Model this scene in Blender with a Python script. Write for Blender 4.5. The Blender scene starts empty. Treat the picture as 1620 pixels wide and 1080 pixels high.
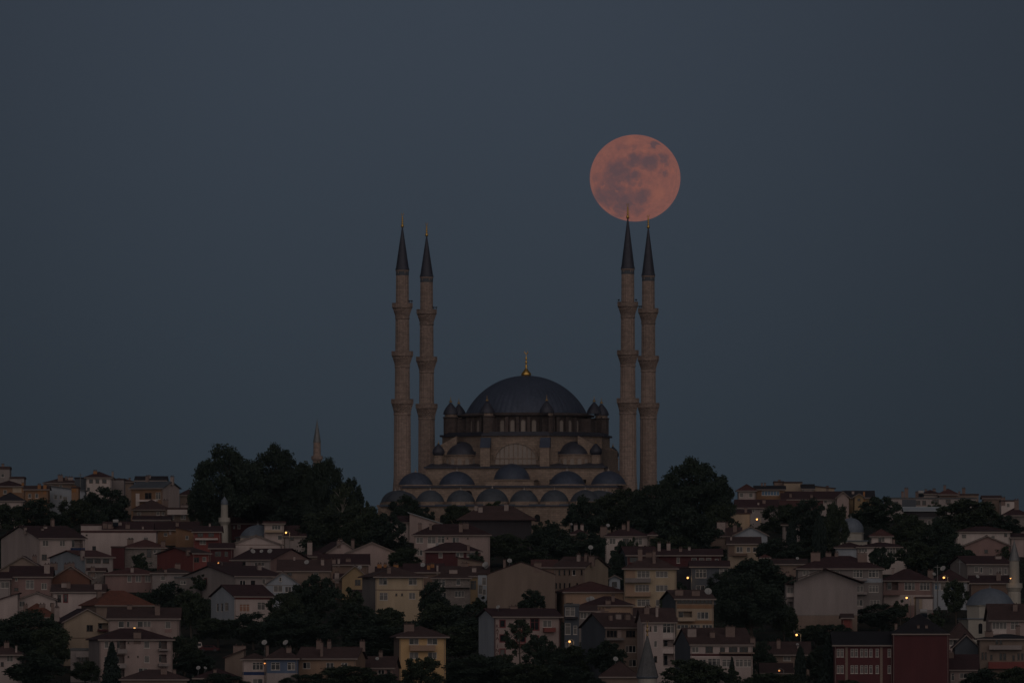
import bpy, math, random
from math import radians as R, sin, cos, pi, tan, atan, sqrt
from mathutils import Vector, Matrix
import numpy as np

scene = bpy.context.scene
COL = scene.collection
# ------------------------------------------------------------ camera
F = 15757.0                     # focal length in photo pixels (photo 1620 x 1080)
CAMZ = 3.0
HOR = 1070.0                    # picture row of the true horizon
cam_d = bpy.data.cameras.new('camera'); cam = bpy.data.objects.new('camera', cam_d); COL.objects.link(cam)
cam.location = (0, 0, CAMZ)
cam.rotation_euler = (pi/2 + atan((HOR-540)/F), 0, 0)
cam_d.sensor_width = 36; cam_d.sensor_fit = 'HORIZONTAL'; cam_d.lens = 36*F/1620
cam_d.clip_start = 5; cam_d.clip_end = 90000
scene.camera = cam
# ------------------------------------------------------------ sky, dusk light, exposure
world = bpy.data.worlds.new('World'); scene.world = world; world.use_nodes = True
nt = world.node_tree; nt.nodes.clear()
wo = nt.nodes.new('ShaderNodeOutputWorld'); bg = nt.nodes.new('ShaderNodeBackground')
sky = nt.nodes.new('ShaderNodeTexSky'); sky.sky_type = 'NISHITA'; sky.sun_disc = False
SUN_EL, SUN_ROT = 6.0, 184.0     # sun almost set behind the camera, almost straight
sky.sun_elevation = R(SUN_EL); sky.sun_rotation = R(SUN_ROT)
sky.altitude = 50; sky.air_density = 1.0; sky.dust_density = 0.6; sky.ozone_density = 3.0
mixs = nt.nodes.new('ShaderNodeMix'); mixs.data_type = 'RGBA'; mixs.blend_type = 'MULTIPLY'
mixs.inputs[0].default_value = 1.0; 
tcw = nt.nodes.new('ShaderNodeTexCoord')
sxz = nt.nodes.new('ShaderNodeSeparateXYZ'); rmp = nt.nodes.new('ShaderNodeValToRGB')   # dusky band low over the horizon
mrz = nt.nodes.new('ShaderNodeMapRange'); mrz.inputs[1].default_value = 0.0; mrz.inputs[2].default_value = 0.10
rmp.color_ramp.elements[0].color = (1.09, 0.695, 0.48, 1); rmp.color_ramp.elements[1].color = (2.52, 1.43, 1.03, 1); rmp.color_ramp.elements[1].position = .7
nt.links.new(sxz.outputs[2], mrz.inputs[0]); nt.links.new(mrz.outputs[0], rmp.inputs[0]); 
# lens-like vignette painted into the sky colour: lighter mid-view, dimmer outward
dgl = nt.nodes.new('ShaderNodeVectorMath'); dgl.operation = 'DISTANCE'; dgl.inputs[1].default_value = (-0.008, 0.999, 0.045)
nt.links.new(tcw.outputs['Generated'], dgl.inputs[0])
mgl = nt.nodes.new('ShaderNodeMapRange'); mgl.interpolation_type = 'SMOOTHSTEP'
mgl.inputs[1].default_value = 0.012; mgl.inputs[2].default_value = 0.075; mgl.inputs[3].default_value = 1.0; mgl.inputs[4].default_value = 0.70
nt.links.new(dgl.outputs['Value'], mgl.inputs[0])
vgl = nt.nodes.new('ShaderNodeVectorMath'); vgl.operation = 'SCALE'; nt.links.new(rmp.outputs[0], vgl.inputs[0]); nt.links.new(mgl.outputs[0], vgl.inputs['Scale'])
nt.links.new(vgl.outputs[0], mixs.inputs[7])
vad = nt.nodes.new('ShaderNodeVectorMath'); vad.operation = 'ADD'
vad.inputs[1].default_value = (0, 0, 0.55); nt.links.new(tcw.outputs['Generated'], vad.inputs[0])
nt.links.new(tcw.outputs['Generated'], sxz.inputs[0])
vnm = nt.nodes.new('ShaderNodeVectorMath'); vnm.operation = 'NORMALIZE'; nt.links.new(vad.outputs[0], vnm.inputs[0])
nt.links.new(vnm.outputs[0], sky.inputs[0]); nt.links.new(sky.outputs[0], mixs.inputs[6]); nt.links.new(mixs.outputs[2], bg.inputs[0])
nt.links.new(bg.outputs[0], wo.inputs[0]); bg.inputs[1].default_value = 0.15
sun_d = bpy.data.lights.new('sun', 'SUN'); sun = bpy.data.objects.new('sun', sun_d); COL.objects.link(sun)
sun_d.energy = 4.0; sun_d.angle = R(110); sun_d.color = (1.0, 0.88, 0.80)
sun.rotation_euler = (R(90-11), 0, R(5)); sun.location = (200, -200, 300)
scene.view_settings.view_transform = 'Standard'; scene.view_settings.look = 'None'
scene.view_settings.gamma = 1; scene.view_settings.use_curve_mapping = False
scene.view_settings.exposure = -2.2

# ------------------------------------------------------------ helpers
def tag(o, label=None, cat=None, group=None, kind=None):
    if label: o['label'] = label
    if cat: o['category'] = cat
    if group: o['group'] = group
    if kind: o['kind'] = kind
    return o
def empty(name, loc=(0, 0, 0), rz=0):
    o = bpy.data.objects.new(name, None); COL.objects.link(o)
    o.location = loc; o.rotation_euler = (0, 0, rz); o.empty_display_size = 0.5
    return o
class MB:
    def __init__(s): s.v = []; s.f = []
    def poly(s, pts):
        n = len(s.v); s.v += [tuple(p) for p in pts]; s.f.append(tuple(range(n, n+len(pts)))); return s
    def box(s, x0, x1, y0, y1, z0, z1, T=None):
        P = [(x0,y0,z0),(x1,y0,z0),(x1,y1,z0),(x0,y1,z0),(x0,y0,z1),(x1,y0,z1),(x1,y1,z1),(x0,y1,z1)]
        if T: P = [T(*p) for p in P]
        n = len(s.v); s.v += P
        s.f += [tuple(n+i for i in q) for q in ((0,3,2,1),(4,5,6,7),(0,1,5,4),(1,2,6,5),(2,3,7,6),(3,0,4,7))]
        return s
    def rbox(s, cx, cy, hx, hy, z0, z1, ang, taper=1.0):
        c, n_ = cos(ang), sin(ang); n = len(s.v)
        for z, k in ((z0, 1), (z1, taper)):
            for a, b in ((-1,-1),(1,-1),(1,1),(-1,1)):
                s.v.append((cx+a*hx*k*c-b*hy*k*n_, cy+a*hx*k*n_+b*hy*k*c, z))
        s.f += [tuple(n+i for i in q) for q in ((0,3,2,1),(4,5,6,7),(0,1,5,4),(1,2,6,5),(2,3,7,6),(3,0,4,7))]
        return s
    def lathe(s, prof, n=32, cx=0, cy=0, a0=0, a1=2*pi, rf=None, z0=0):
        full = abs(a1-a0-2*pi) < 1e-6; m = n if full else n+1; base = len(s.v)
        for r, z in prof:
            for i in range(m):
                a = a0+(a1-a0)*i/n; q = r*(rf(i, z) if rf else 1)
                s.v.append((cx+q*cos(a), cy+q*sin(a), z0+z))
        for k in range(len(prof)-1):
            for i in range(n):
                j = (i+1) % m if full else i+1
                a, b = base+k*m+i, base+k*m+j
                s.f.append((a, b, b+m, a+m))
        return s
    def prism(s, pts, z0, z1):          # vertical prism over a ground polygon
        n = len(s.v); k = len(pts)
        s.v += [(x, y, z0) for x, y in pts]+[(x, y, z1) for x, y in pts]
        s.f.append(tuple(range(n+k-1, n-1, -1))); s.f.append(tuple(range(n+k, n+2*k)))
        for i in range(k):
            j = (i+1) % k; s.f.append((n+i, n+j, n+k+j, n+k+i))
        return s
    def slab(s, pts, T, d0, d1):        # polygon in (u, z), thickness d0..d1 through T(u, d, z)
        n = len(s.v); k = len(pts)
        s.v += [T(u, d0, z) for u, z in pts]+[T(u, d1, z) for u, z in pts]
        s.f.append(tuple(range(n, n+k))); s.f.append(tuple(range(n+2*k-1, n+k-1, -1)))
        for i in range(k):
            j = (i+1) % k; s.f.append((n+j, n+i, n+k+i, n+k+j))
        return s
    def tube(s, p, q, r0, r1=None, n=6):
        p, q = Vector(p), Vector(q); r1 = r0 if r1 is None else r1
        d = (q-p).normalized(); a = d.orthogonal().normalized(); b = d.cross(a); base = len(s.v)
        for c, r in ((p, r0), (q, r1)):
            for i in range(n):
                t = 2*pi*i/n; s.v.append(tuple(c+a*(r*cos(t))+b*(r*sin(t))))
        for i in range(n):
            j = (i+1) % n; s.f.append((base+i, base+j, base+n+j, base+n+i))
        s.f.append(tuple(range(base+n-1, base-1, -1))); s.f.append(tuple(range(base+n, base+2*n)))
        return s
    def build(s, name, mat, parent=None, smooth=False):
        me = bpy.data.meshes.new(name); me.from_pydata(s.v, [], s.f)
        if mat: me.materials.append(mat)
        if smooth: me.polygons.foreach_set('use_smooth', [True]*len(me.polygons))
        me.update()
        o = bpy.data.objects.new(name, me); COL.objects.link(o)
        if parent: o.parent = parent
        return o

# ------------------------------------------------------------ pixels to world, terrain profile
PROF = [(1095., 2000.), (842., 2570.), (828., 2640.), (818., 2720.), (812., 2800.)]
def Yof(row):
    row = max(812., min(1095., row))
    for (r0, y0), (r1, y1) in zip(PROF, PROF[1:]):
        if row >= r1: return y0+(y1-y0)*(r0-row)/(r0-r1)
    return 2800.
def gz(Y):
    if Y <= 1900: return 0.0
    if Y < 2000: return (3+(HOR-1095)*2000/F)*(Y-1900)/100
    if Y <= 2800:
        for (r0, y0), (r1, y1) in zip(PROF, PROF[1:]):
            if Y <= y1: row = r0+(r1-r0)*(Y-y0)/(y1-y0); return 3+(HOR-row)*Y/F
    z = 3+(HOR-812)*2800/F
    return z-12*(1-math.exp(-((Y-2800)/900)**2)) if Y < 6000 else z-12
def X(px, Y): return (px-810)*Y/F
def Z(py, Y): return 3+(HOR-py)*Y/F
def PT(px, py, Y): return Vector((X(px, Y), Y, Z(py, Y)))

# ------------------------------------------------------------ materials
def new_mat(name):
    m = bpy.data.materials.new(name); m.use_nodes = True
    b = m.node_tree.nodes['Principled BSDF']; return m, m.node_tree, b
def noisy(name, col, rough=0.85, var=0.25, scale=0.5, streak=False, spec=0.3, metal=0.0, fine=6.0, bump=0.0, brick=None):
    m, t, b = new_mat(name); N = t.nodes; L = t.links
    tc = N.new('ShaderNodeTexCoord')
    mp = N.new('ShaderNodeMapping'); L.new(tc.outputs['Object'], mp.inputs[0])
    oi = N.new('ShaderNodeObjectInfo')
    if streak: mp.inputs['Scale'].default_value = (1, 1, 0.18)
    n1 = N.new('ShaderNodeTexNoise'); n1.inputs['Scale'].default_value = scale; n1.inputs['Detail'].default_value = 6
    n1.inputs['Roughness'].default_value = 0.65
    L.new(mp.outputs[0], n1.inputs['Vector'])
    n2 = N.new('ShaderNodeTexNoise'); n2.inputs['Scale'].default_value = fine; n2.inputs['Detail'].default_value = 3
    L.new(tc.outputs['Object'], n2.inputs['Vector'])
    ad = N.new('ShaderNodeMath'); ad.operation = 'ADD'; L.new(n1.outputs[0], ad.inputs[0]); L.new(n2.outputs[0], ad.inputs[1])
    a2 = N.new('ShaderNodeMath'); a2.operation = 'MULTIPLY_ADD'
    L.new(oi.outputs['Random'], a2.inputs[0]); a2.inputs[1].default_value = 0.25; L.new(ad.outputs[0], a2.inputs[2])
    mr = N.new('ShaderNodeMapRange'); mr.inputs[1].default_value = 0.75; mr.inputs[2].default_value = 1.5
    mr.inputs[3].default_value = 1-var; mr.inputs[4].default_value = 1+var*0.6
    L.new(a2.outputs[0], mr.inputs[0])
    mx = N.new('ShaderNodeMix'); mx.data_type = 'RGBA'; mx.blend_type = 'MULTIPLY'; mx.inputs[0].default_value = 1
    mx.inputs[6].default_value = (*col, 1); L.new(mr.outputs[0], mx.inputs[7])
    out = mx.outputs[2]
    if brick:
        bk = N.new('ShaderNodeTexBrick'); sw = N.new('ShaderNodeMapping')
        # brick courses need a vertical second axis: (x+y, z)
        sx = N.new('ShaderNodeSeparateXYZ'); cb = N.new('ShaderNodeCombineXYZ'); pl = N.new('ShaderNodeMath')
        L.new(tc.outputs['Object'], sx.inputs[0]); L.new(sx.outputs[0], pl.inputs[0]); L.new(sx.outputs[1], pl.inputs[1])
        L.new(pl.outputs[0], cb.inputs[0]); L.new(sx.outputs[2], cb.inputs[1]); L.new(cb.outputs[0], bk.inputs['Vector'])
        bk.inputs['Scale'].default_value = 1.0; bk.inputs['Brick Width'].default_value = brick[0]; bk.inputs['Row Height'].default_value = brick[1]
        bk.inputs['Mortar Size'].default_value = brick[2]; bk.inputs['Bias'].default_value = 0
        bk.inputs['Color1'].default_value = (1.12, 1.1, 1.08, 1); bk.inputs['Color2'].default_value = (0.8, 0.78, 0.77, 1)
        bk.inputs['Mortar'].default_value = (0.7, 0.7, 0.7, 1)
        m2 = N.new('ShaderNodeMix'); m2.data_type = 'RGBA'; m2.blend_type = 'MULTIPLY'; m2.inputs[0].default_value = 1
        L.new(out, m2.inputs[6]); L.new(bk.outputs[0], m2.inputs[7]); out = m2.outputs[2]
    L.new(out, b.inputs['Base Color'])
    b.inputs['Roughness'].default_value = rough; b.inputs['Metallic'].default_value = metal
    b.inputs['Specular IOR Level'].default_value = spec
    if bump:
        bp = N.new('ShaderNodeBump'); bp.inputs['Strength'].default_value = bump; bp.inputs['Distance'].default_value = 0.08
        L.new(n2.outputs[0], bp.inputs['Height']); L.new(bp.outputs[0], b.inputs['Normal'])
    return m
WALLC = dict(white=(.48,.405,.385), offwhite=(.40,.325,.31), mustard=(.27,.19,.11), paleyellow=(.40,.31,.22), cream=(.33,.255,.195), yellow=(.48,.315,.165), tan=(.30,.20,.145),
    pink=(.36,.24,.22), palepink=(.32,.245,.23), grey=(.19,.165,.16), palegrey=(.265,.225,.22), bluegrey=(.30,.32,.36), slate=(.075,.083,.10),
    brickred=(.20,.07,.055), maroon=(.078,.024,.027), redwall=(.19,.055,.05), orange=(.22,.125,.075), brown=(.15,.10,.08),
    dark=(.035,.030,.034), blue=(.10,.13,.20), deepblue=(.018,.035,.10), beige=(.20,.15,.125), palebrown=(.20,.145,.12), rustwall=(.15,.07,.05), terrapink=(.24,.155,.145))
MW = {k: noisy('wall_'+k, c, 0.9, 0.32, 0.4, True) for k, c in WALLC.items()}
MW['greybrick'] = noisy('wall_grey_brick', (.22,.19,.18), 0.9, 0.3, 0.8, False, brick=(0.5, 0.25, 0.03))
ROOFC = dict(brown=(.062,.037,.036), red=(.080,.035,.034), maroon=(.047,.023,.026), dark=(.024,.021,.027), rust=(.125,.048,.034), black=(.016,.014,.018), grey=(.10,.10,.105))
MR = {k: noisy('roof_'+k, c, 0.9, 0.42, 0.45, False, fine=3.0, bump=0.5) for k, c in ROOFC.items()}
MR['metal'] = noisy('roof_metal', (.33,.36,.39), 0.5, 0.2, 0.4)
M_FRAME = noisy('window_frame_white', (.50,.45,.42), 0.6, 0.1, 0.5)
M_FRAMEB = noisy('window_frame_brown', (.10,.07,.055), 0.6, 0.1, 0.5)
M_FRAMER = noisy('window_frame_red', (.17,.04,.045), 0.6, 0.1, 0.5)
M_TRIM = noisy('eave_trim', (.22,.18,.165), 0.8, 0.15, 0.5)
M_GLASS = noisy('window_glass_dark', (.012,.013,.016), 0.12, 0.5, 0.6, spec=0.5)
M_CURT = noisy('window_glass_curtained', (.12,.11,.105), 0.35, 0.5, 1.4, spec=0.5)
M_CURTO = noisy('window_glass_orange_curtain', (.30,.15,.10), 0.35, 0.3, 1.4, spec=0.5)
M_BLUEG = noisy('window_glass_blue', (.05,.11,.19), 0.2, 0.3, 0.8, spec=0.5)
M_CHIM = noisy('chimney_render', (.19,.135,.12), 0.95, 0.3, 0.8)
M_CHIMW = noisy('chimney_pale', (.30,.24,.225), 0.95, 0.3, 0.8)
M_CHIMO = noisy('chimney_orange', (.30,.14,.06), 0.95, 0.3, 0.8)
M_CHIMD = noisy('chimney_cap', (.09,.06,.055), 0.95, 0.3, 0.8)
M_DISH = noisy('dish_white', (.29,.28,.28), 0.5, 0.15, 1)
M_STEEL = noisy('steel_grey', (.16,.16,.165), 0.5, 0.2, 1, metal=0.3)
M_RAIL = noisy('railing_dark', (.05,.05,.055), 0.6, 0.2, 1)
STONE = (.285,.215,.175)
M_STONE = noisy('mosque_stone', STONE, 0.9, 0.30, 0.16, True, brick=(1.3, 0.5, 0.045), fine=1.5)
M_STONE2 = noisy('minaret_stone', (.30,.225,.195), 0.9, 0.30, 0.16, True, brick=(1.0, 0.45, 0.04), fine=1.5)
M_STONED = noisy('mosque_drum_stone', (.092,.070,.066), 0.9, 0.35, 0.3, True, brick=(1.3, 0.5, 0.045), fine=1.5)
M_STONEL = noisy('mosque_pale_lattice', (.28,.235,.21), 0.8, 0.2, 0.6)
M_LEAD = noisy('dome_lead', (.058,.070,.106), 0.55, 0.30, 0.22, False, metal=0.2, fine=1.2)
M_LEADP = noisy('small_dome_lead', (.066,.073,.090), 0.6, 0.25, 0.3, False, metal=0.1, fine=1.2)
M_LEADS = noisy('spire_lead', (.048,.048,.066), 0.5, 0.30, 0.3, True, metal=0.2, fine=1.2)
M_LEADB = noisy('pale_dome_lead', (.12,.14,.175), 0.6, 0.2, 0.3, False, fine=1.2)
M_GOLD = noisy('gilded_copper', (.72,.43,.12), 0.32, 0.2, 1, metal=0.9, spec=0.6)
M_GOLDD = noisy('dull_gilding', (.36,.24,.12), 0.45, 0.2, 1, metal=0.7)
M_WHSTONE = noisy('white_minaret_plaster', (.34,.31,.275), 0.9, 0.2, 0.4, True)
M_VOID = noisy('opening_dark', (.012,.011,.012), 0.95, 0.1, 1)
M_BARK = noisy('bark', (.07,.055,.045), 0.95, 0.3, 1.2)
M_BARKW = noisy('pale_bark', (.33,.29,.26), 0.95, 0.3, 1.2)
def leaf_mat(name, col):
    m, t, b = new_mat(name); N = t.nodes; L = t.links
    g = N.new('ShaderNodeNewGeometry'); oi = N.new('ShaderNodeObjectInfo'); tc = N.new('ShaderNodeTexCoord')
    n1 = N.new('ShaderNodeTexNoise'); n1.inputs['Scale'].default_value = 2.5; n1.inputs['Detail'].default_value = 4
    L.new(tc.outputs['Object'], n1.inputs['Vector'])
    s = N.new('ShaderNodeMath'); s.operation = 'MULTIPLY_ADD'; L.new(g.outputs['Random Per Island'], s.inputs[0]); s.inputs[1].default_value = 0.5
    L.new(n1.outputs[0], s.inputs[2])
    s2 = N.new('ShaderNodeMath'); s2.operation = 'MULTIPLY_ADD'; L.new(oi.outputs['Random'], s2.inputs[0]); s2.inputs[1].default_value = 0.35
    L.new(s.outputs[0], s2.inputs[2])
    cr = N.new('ShaderNodeValToRGB'); e = cr.color_ramp.elements
    e[0].position = 0.4; e[0].color = (col[0]*.75, col[1]*.72, col[2]*.8, 1)
    e[1].position = 1.2 if False else 1.0; e[1].color = (col[0]*1.35, col[1]*1.3, col[2]*1.15, 1)
    L.new(s2.outputs[0], cr.inputs[0]); L.new(cr.outputs[0], b.inputs['Base Color'])
    b.inputs['Roughness'].default_value = 0.7; b.inputs['Specular IOR Level'].default_value = 0.2
    return m
M_LEAF = leaf_mat('foliage_dark', (.020,.031,.024))
M_LEAF2 = leaf_mat('foliage_mid', (.026,.037,.024))
M_LEAF3 = leaf_mat('foliage_conifer', (.015,.024,.022))
def emit_mat(name, col, st):
    m, t, b = new_mat(name); b.inputs['Base Color'].default_value = (*col, 1)
    b.inputs['Emission Color'].default_value = (*col, 1); b.inputs['Emission Strength'].default_value = st
    return m
M_LAMP = emit_mat('lamp_warm_glow', (1.0, 0.52, 0.18), 6)
M_LAMPO = emit_mat('lamp_orange_glow', (1.0, 0.40, 0.12), 4)
# ------------------------------------------------------------ ground: one sheet, plain, hillside and plateau
def make_ground():
    m, t, b = new_mat('ground_scrub'); N = t.nodes; L = t.links
    tc = N.new('ShaderNodeTexCoord'); n1 = N.new('ShaderNodeTexNoise'); n1.inputs['Scale'].default_value = 0.05; n1.inputs['Detail'].default_value = 8
    n2 = N.new('ShaderNodeTexNoise'); n2.inputs['Scale'].default_value = 1.1; n2.inputs['Detail'].default_value = 6
    L.new(tc.outputs['Object'], n1.inputs['Vector']); L.new(tc.outputs['Object'], n2.inputs['Vector'])
    ad = N.new('ShaderNodeMath'); L.new(n1.outputs[0], ad.inputs[0]); L.new(n2.outputs[0], ad.inputs[1])
    cr = N.new('ShaderNodeValToRGB'); e = cr.color_ramp.elements
    e[0].position = .85; e[0].color = (.010,.014,.010, 1); e[1].position = 1.0; e[1].color = (.030,.026,.021, 1)
    hf = N.new('ShaderNodeMath'); hf.operation = 'MULTIPLY'; hf.inputs[1].default_value = 0.95
    L.new(ad.outputs[0], hf.inputs[0]); L.new(hf.outputs[0], cr.inputs[0]); L.new(cr.outputs[0], b.inputs['Base Color'])
    b.inputs['Roughness'].default_value = 1; b.inputs['Specular IOR Level'].default_value = .1
    ys = [-600, 0, 600, 1200, 1700, 1900, 2000]+list(range(2020, 2820, 20))+[2900, 3000, 3150, 3400, 3800, 4500, 6000, 9000]
    xs = sorted(set([-6000, -3000, -1200, -600]+list(range(-400, 401, 20))+[600, 1200, 3000, 6000]))
    rnd = random.Random(3); v = []; f = []
    for y in ys:
        for x in xs:
            j = rnd.uniform(-.12, .05) if 2000 < y < 2800 else 0
            v.append((x, y, gz(y)+j-0.05))
    nx = len(xs)
    for i in range(len(ys)-1):
        for k in range(nx-1): a = i*nx+k; f.append((a, a+1, a+1+nx, a+nx))
    mb = MB(); mb.v = v; mb.f = f
    tag(mb.build('ground', m, None, True), kind='structure')
make_ground()

# ------------------------------------------------------------ the moon, low in the sky beyond the town
def make_moon():
    Y = 60000.; cx, cy = 1005, 281.5; r = 71.8*Y/F
    n, k = 96, 48; mb = MB()
    for j in range(k+1):
        t = pi*j/k
        for i in range(n): a = 2*pi*i/n; mb.v.append((sin(t)*cos(a), sin(t)*sin(a), cos(t)))
    for j in range(k):
        for i in range(n): mb.f.append((j*n+i, j*n+(i+1) % n, (j+1)*n+(i+1) % n, (j+1)*n+i))
    m = bpy.data.materials.new('moon_surface'); m.use_nodes = True; t = m.node_tree; N = t.nodes; L = t.links; N.clear()
    out = N.new('ShaderNodeOutputMaterial'); em = N.new('ShaderNodeEmission'); L.new(em.outputs[0], out.inputs[0])
    tc = N.new('ShaderNodeTexCoord')
    wz = N.new('ShaderNodeTexNoise'); wz.inputs['Scale'].default_value = 3.2; wz.inputs['Detail'].default_value = 6; wz.inputs['Roughness'].default_value = .6
    L.new(tc.outputs['Object'], wz.inputs['Vector'])
    sb = N.new('ShaderNodeVectorMath'); sb.operation = 'SUBTRACT'; sb.inputs[1].default_value = (.5, .5, .5); L.new(wz.outputs[1], sb.inputs[0])
    sc = N.new('ShaderNodeVectorMath'); sc.operation = 'SCALE'; sc.inputs['Scale'].default_value = .34; L.new(sb.outputs[0], sc.inputs[0])
    ap = N.new('ShaderNodeVectorMath'); ap.operation = 'ADD'; L.new(tc.outputs['Object'], ap.inputs[0]); L.new(sc.outputs[0], ap.inputs[1])
    flat = N.new('ShaderNodeVectorMath'); flat.operation = 'MULTIPLY'; flat.inputs[1].default_value = (1, 0, 1); L.new(ap.outputs[0], flat.inputs[0])
    # maria: (x, z, radius, strength) on the near side
    maria = [(-.42,.16,.26,.9),(-.22,.02,.24,.8),(-.50,-.10,.30,.75),(-.62,.00,.18,.5),(-.45,-.38,.28,.8),(-.22,-.58,.26,.9),(.00,-.72,.18,.6),(.12,-.50,.22,.8),
             (.00,.38,.20,.95),(.12,.45,.16,.6),(-.12,.30,.14,.7),(.32,.34,.20,1.),(.34,.22,.15,.8),(.50,.34,.10,.4),(.62,.42,.13,.8),(.70,.30,.10,.6),(.42,.76,.11,1.),(.68,.06,.08,.7),(.58,.12,.07,.5),
             (.00,.03,.13,.9),(-.07,-.18,.09,.6),(.10,-.16,.08,.5),(-.32,.68,.12,.4),(-.05,.70,.08,.4),(-.75,-.25,.16,.5),(-.55,-.55,.16,.7),(-.72,-.42,.22,.8),(-.34,-.74,.18,.7),(-.08,-.46,.2,.7),(.2,-.40,.16,.8),(.15,.36,.14,.8),(.22,.2,.1,.6),(-.30,.30,.14,.6),(-.85,.0,.12,.5)]
    prev = None
    for x, z, r_, s_ in maria:
        d = N.new('ShaderNodeVectorMath'); d.operation = 'DISTANCE'; d.inputs[1].default_value = (x, 0, z); L.new(flat.outputs[0], d.inputs[0])
        mr = N.new('ShaderNodeMapRange'); mr.interpolation_type = 'SMOOTHSTEP'
        mr.inputs[1].default_value = r_*1.45; mr.inputs[2].default_value = r_*.35; mr.inputs[3].default_value = 0; mr.inputs[4].default_value = s_*.72
        L.new(d.outputs['Value'], mr.inputs[0])
        if prev is None: prev = mr.outputs[0]
        else:
            mm = N.new('ShaderNodeMath'); mm.operation = 'SMOOTH_MAX'; mm.inputs[2].default_value = .15
            L.new(prev, mm.inputs[0]); L.new(mr.outputs[0], mm.inputs[1]); prev = mm.outputs[0]
    n3 = N.new('ShaderNodeTexNoise'); n3.inputs['Scale'].default_value = 9; n3.inputs['Detail'].default_value = 8; n3.inputs['Roughness'].default_value = .65
    L.new(tc.outputs['Object'], n3.inputs['Vector'])
    ma = N.new('ShaderNodeMath'); ma.operation = 'MULTIPLY_ADD'; ma.inputs[1].default_value = .7; L.new(n3.outputs[0], ma.inputs[0]); L.new(prev, ma.inputs[2])
    cr = N.new('ShaderNodeValToRGB'); e = cr.color_ramp.elements
    e[0].position = .22; e[0].color = (.225,.096,.076, 1); e[1].position = 1.15 if False else 1.0; e[1].color = (.098,.060,.066, 1)
    mid = e.new(.5); mid.color = (.180,.076,.066, 1)
    L.new(ma.outputs[0], cr.inputs[0])
    # a few bright rays and craters
    last = cr.outputs[0]
    for x, z, r_ in ((-.27,-.15,.05),(-.70,-.22,.035),(-.42,-.36,.05),(-.66,.52,.09),(.05,.28,.03),(.5,-.4,.3),(.84,.1,.12),(.25,.62,.12),(-.1,.88,.2)):
        d = N.new('ShaderNodeVectorMath'); d.operation = 'DISTANCE'; d.inputs[1].default_value = (x, 0, z); L.new(flat.outputs[0], d.inputs[0])
        mr = N.new('ShaderNodeMapRange'); mr.interpolation_type = 'SMOOTHSTEP'; mr.inputs[1].default_value = r_; mr.inputs[2].default_value = 0
        mr.inputs[3].default_value = 0; mr.inputs[4].default_value = .35; L.new(d.outputs['Value'], mr.inputs[0])
        mx = N.new('ShaderNodeMix'); mx.data_type = 'RGBA'; L.new(mr.outputs[0], mx.inputs[0]); L.new(last, mx.inputs[6]); mx.inputs[7].default_value = (.27,.10,.07, 1)
        last = mx.outputs[2]
    L.new(last, em.inputs[0]); em.inputs[1].default_value = 1.0*2**2.2
    o = mb.build('moon', m, None, True)
    o.location = PT(cx, cy, Y); o.scale = (r, r, r*.957)
    o.rotation_euler = (0, 0, -math.atan2(o.location.x, Y))
    tag(o, 'full salmon-orange moon with grey patches hanging above the right pair of minarets', 'moon')
    return m
M_MOON = make_moon()

# ------------------------------------------------------------ thin dusk haze over the plain and the town
def make_haze():
    m = bpy.data.materials.new('haze_air'); m.use_nodes = True; t = m.node_tree; t.nodes.clear()
    o_ = t.nodes.new('ShaderNodeOutputMaterial'); v = t.nodes.new('ShaderNodeVolumePrincipled')
    v.inputs['Color'].default_value = (.62, .82, 1.0, 1); v.inputs['Density'].default_value = 1e-5; v.inputs['Anisotropy'].default_value = 0.0
    t.links.new(v.outputs[0], o_.inputs['Volume'])
    o = MB().box(-6100, 6100, -700, 9100, -2, 140).build('haze', m); tag(o, kind='stuff')
make_haze()

# ------------------------------------------------------------ scrub and weeds on the ground between the houses
def undergrowth():
    rng = np.random.default_rng(8); C = []
    for i in range(1500):
        y = rng.uniform(1994, 2770); x = rng.uniform(-1, 1)*y*.056; r = rng.uniform(.8, 2.6); h = rng.uniform(.6, 2.4)
        n = int(22*r); d = rng.normal(size=(n, 3)); d /= np.linalg.norm(d, axis=1)[:, None]
        q = rng.uniform(.4, 1, n)[:, None]; p = d*q*np.array([r, r, h]); p[:, 2] = np.abs(p[:, 2]); C.append(p+np.array([x, y, gz(y)]))
    C = np.concatenate(C)
    me = quads_mesh('undergrowth', C, None, .42*rng.uniform(.6, 1.3, len(C)), rng, M_LEAF)
    o = bpy.data.objects.new('undergrowth', me); COL.objects.link(o); tag(o, 'low dark scrub and weeds on the ground between the houses', 'undergrowth', kind='stuff')
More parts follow.
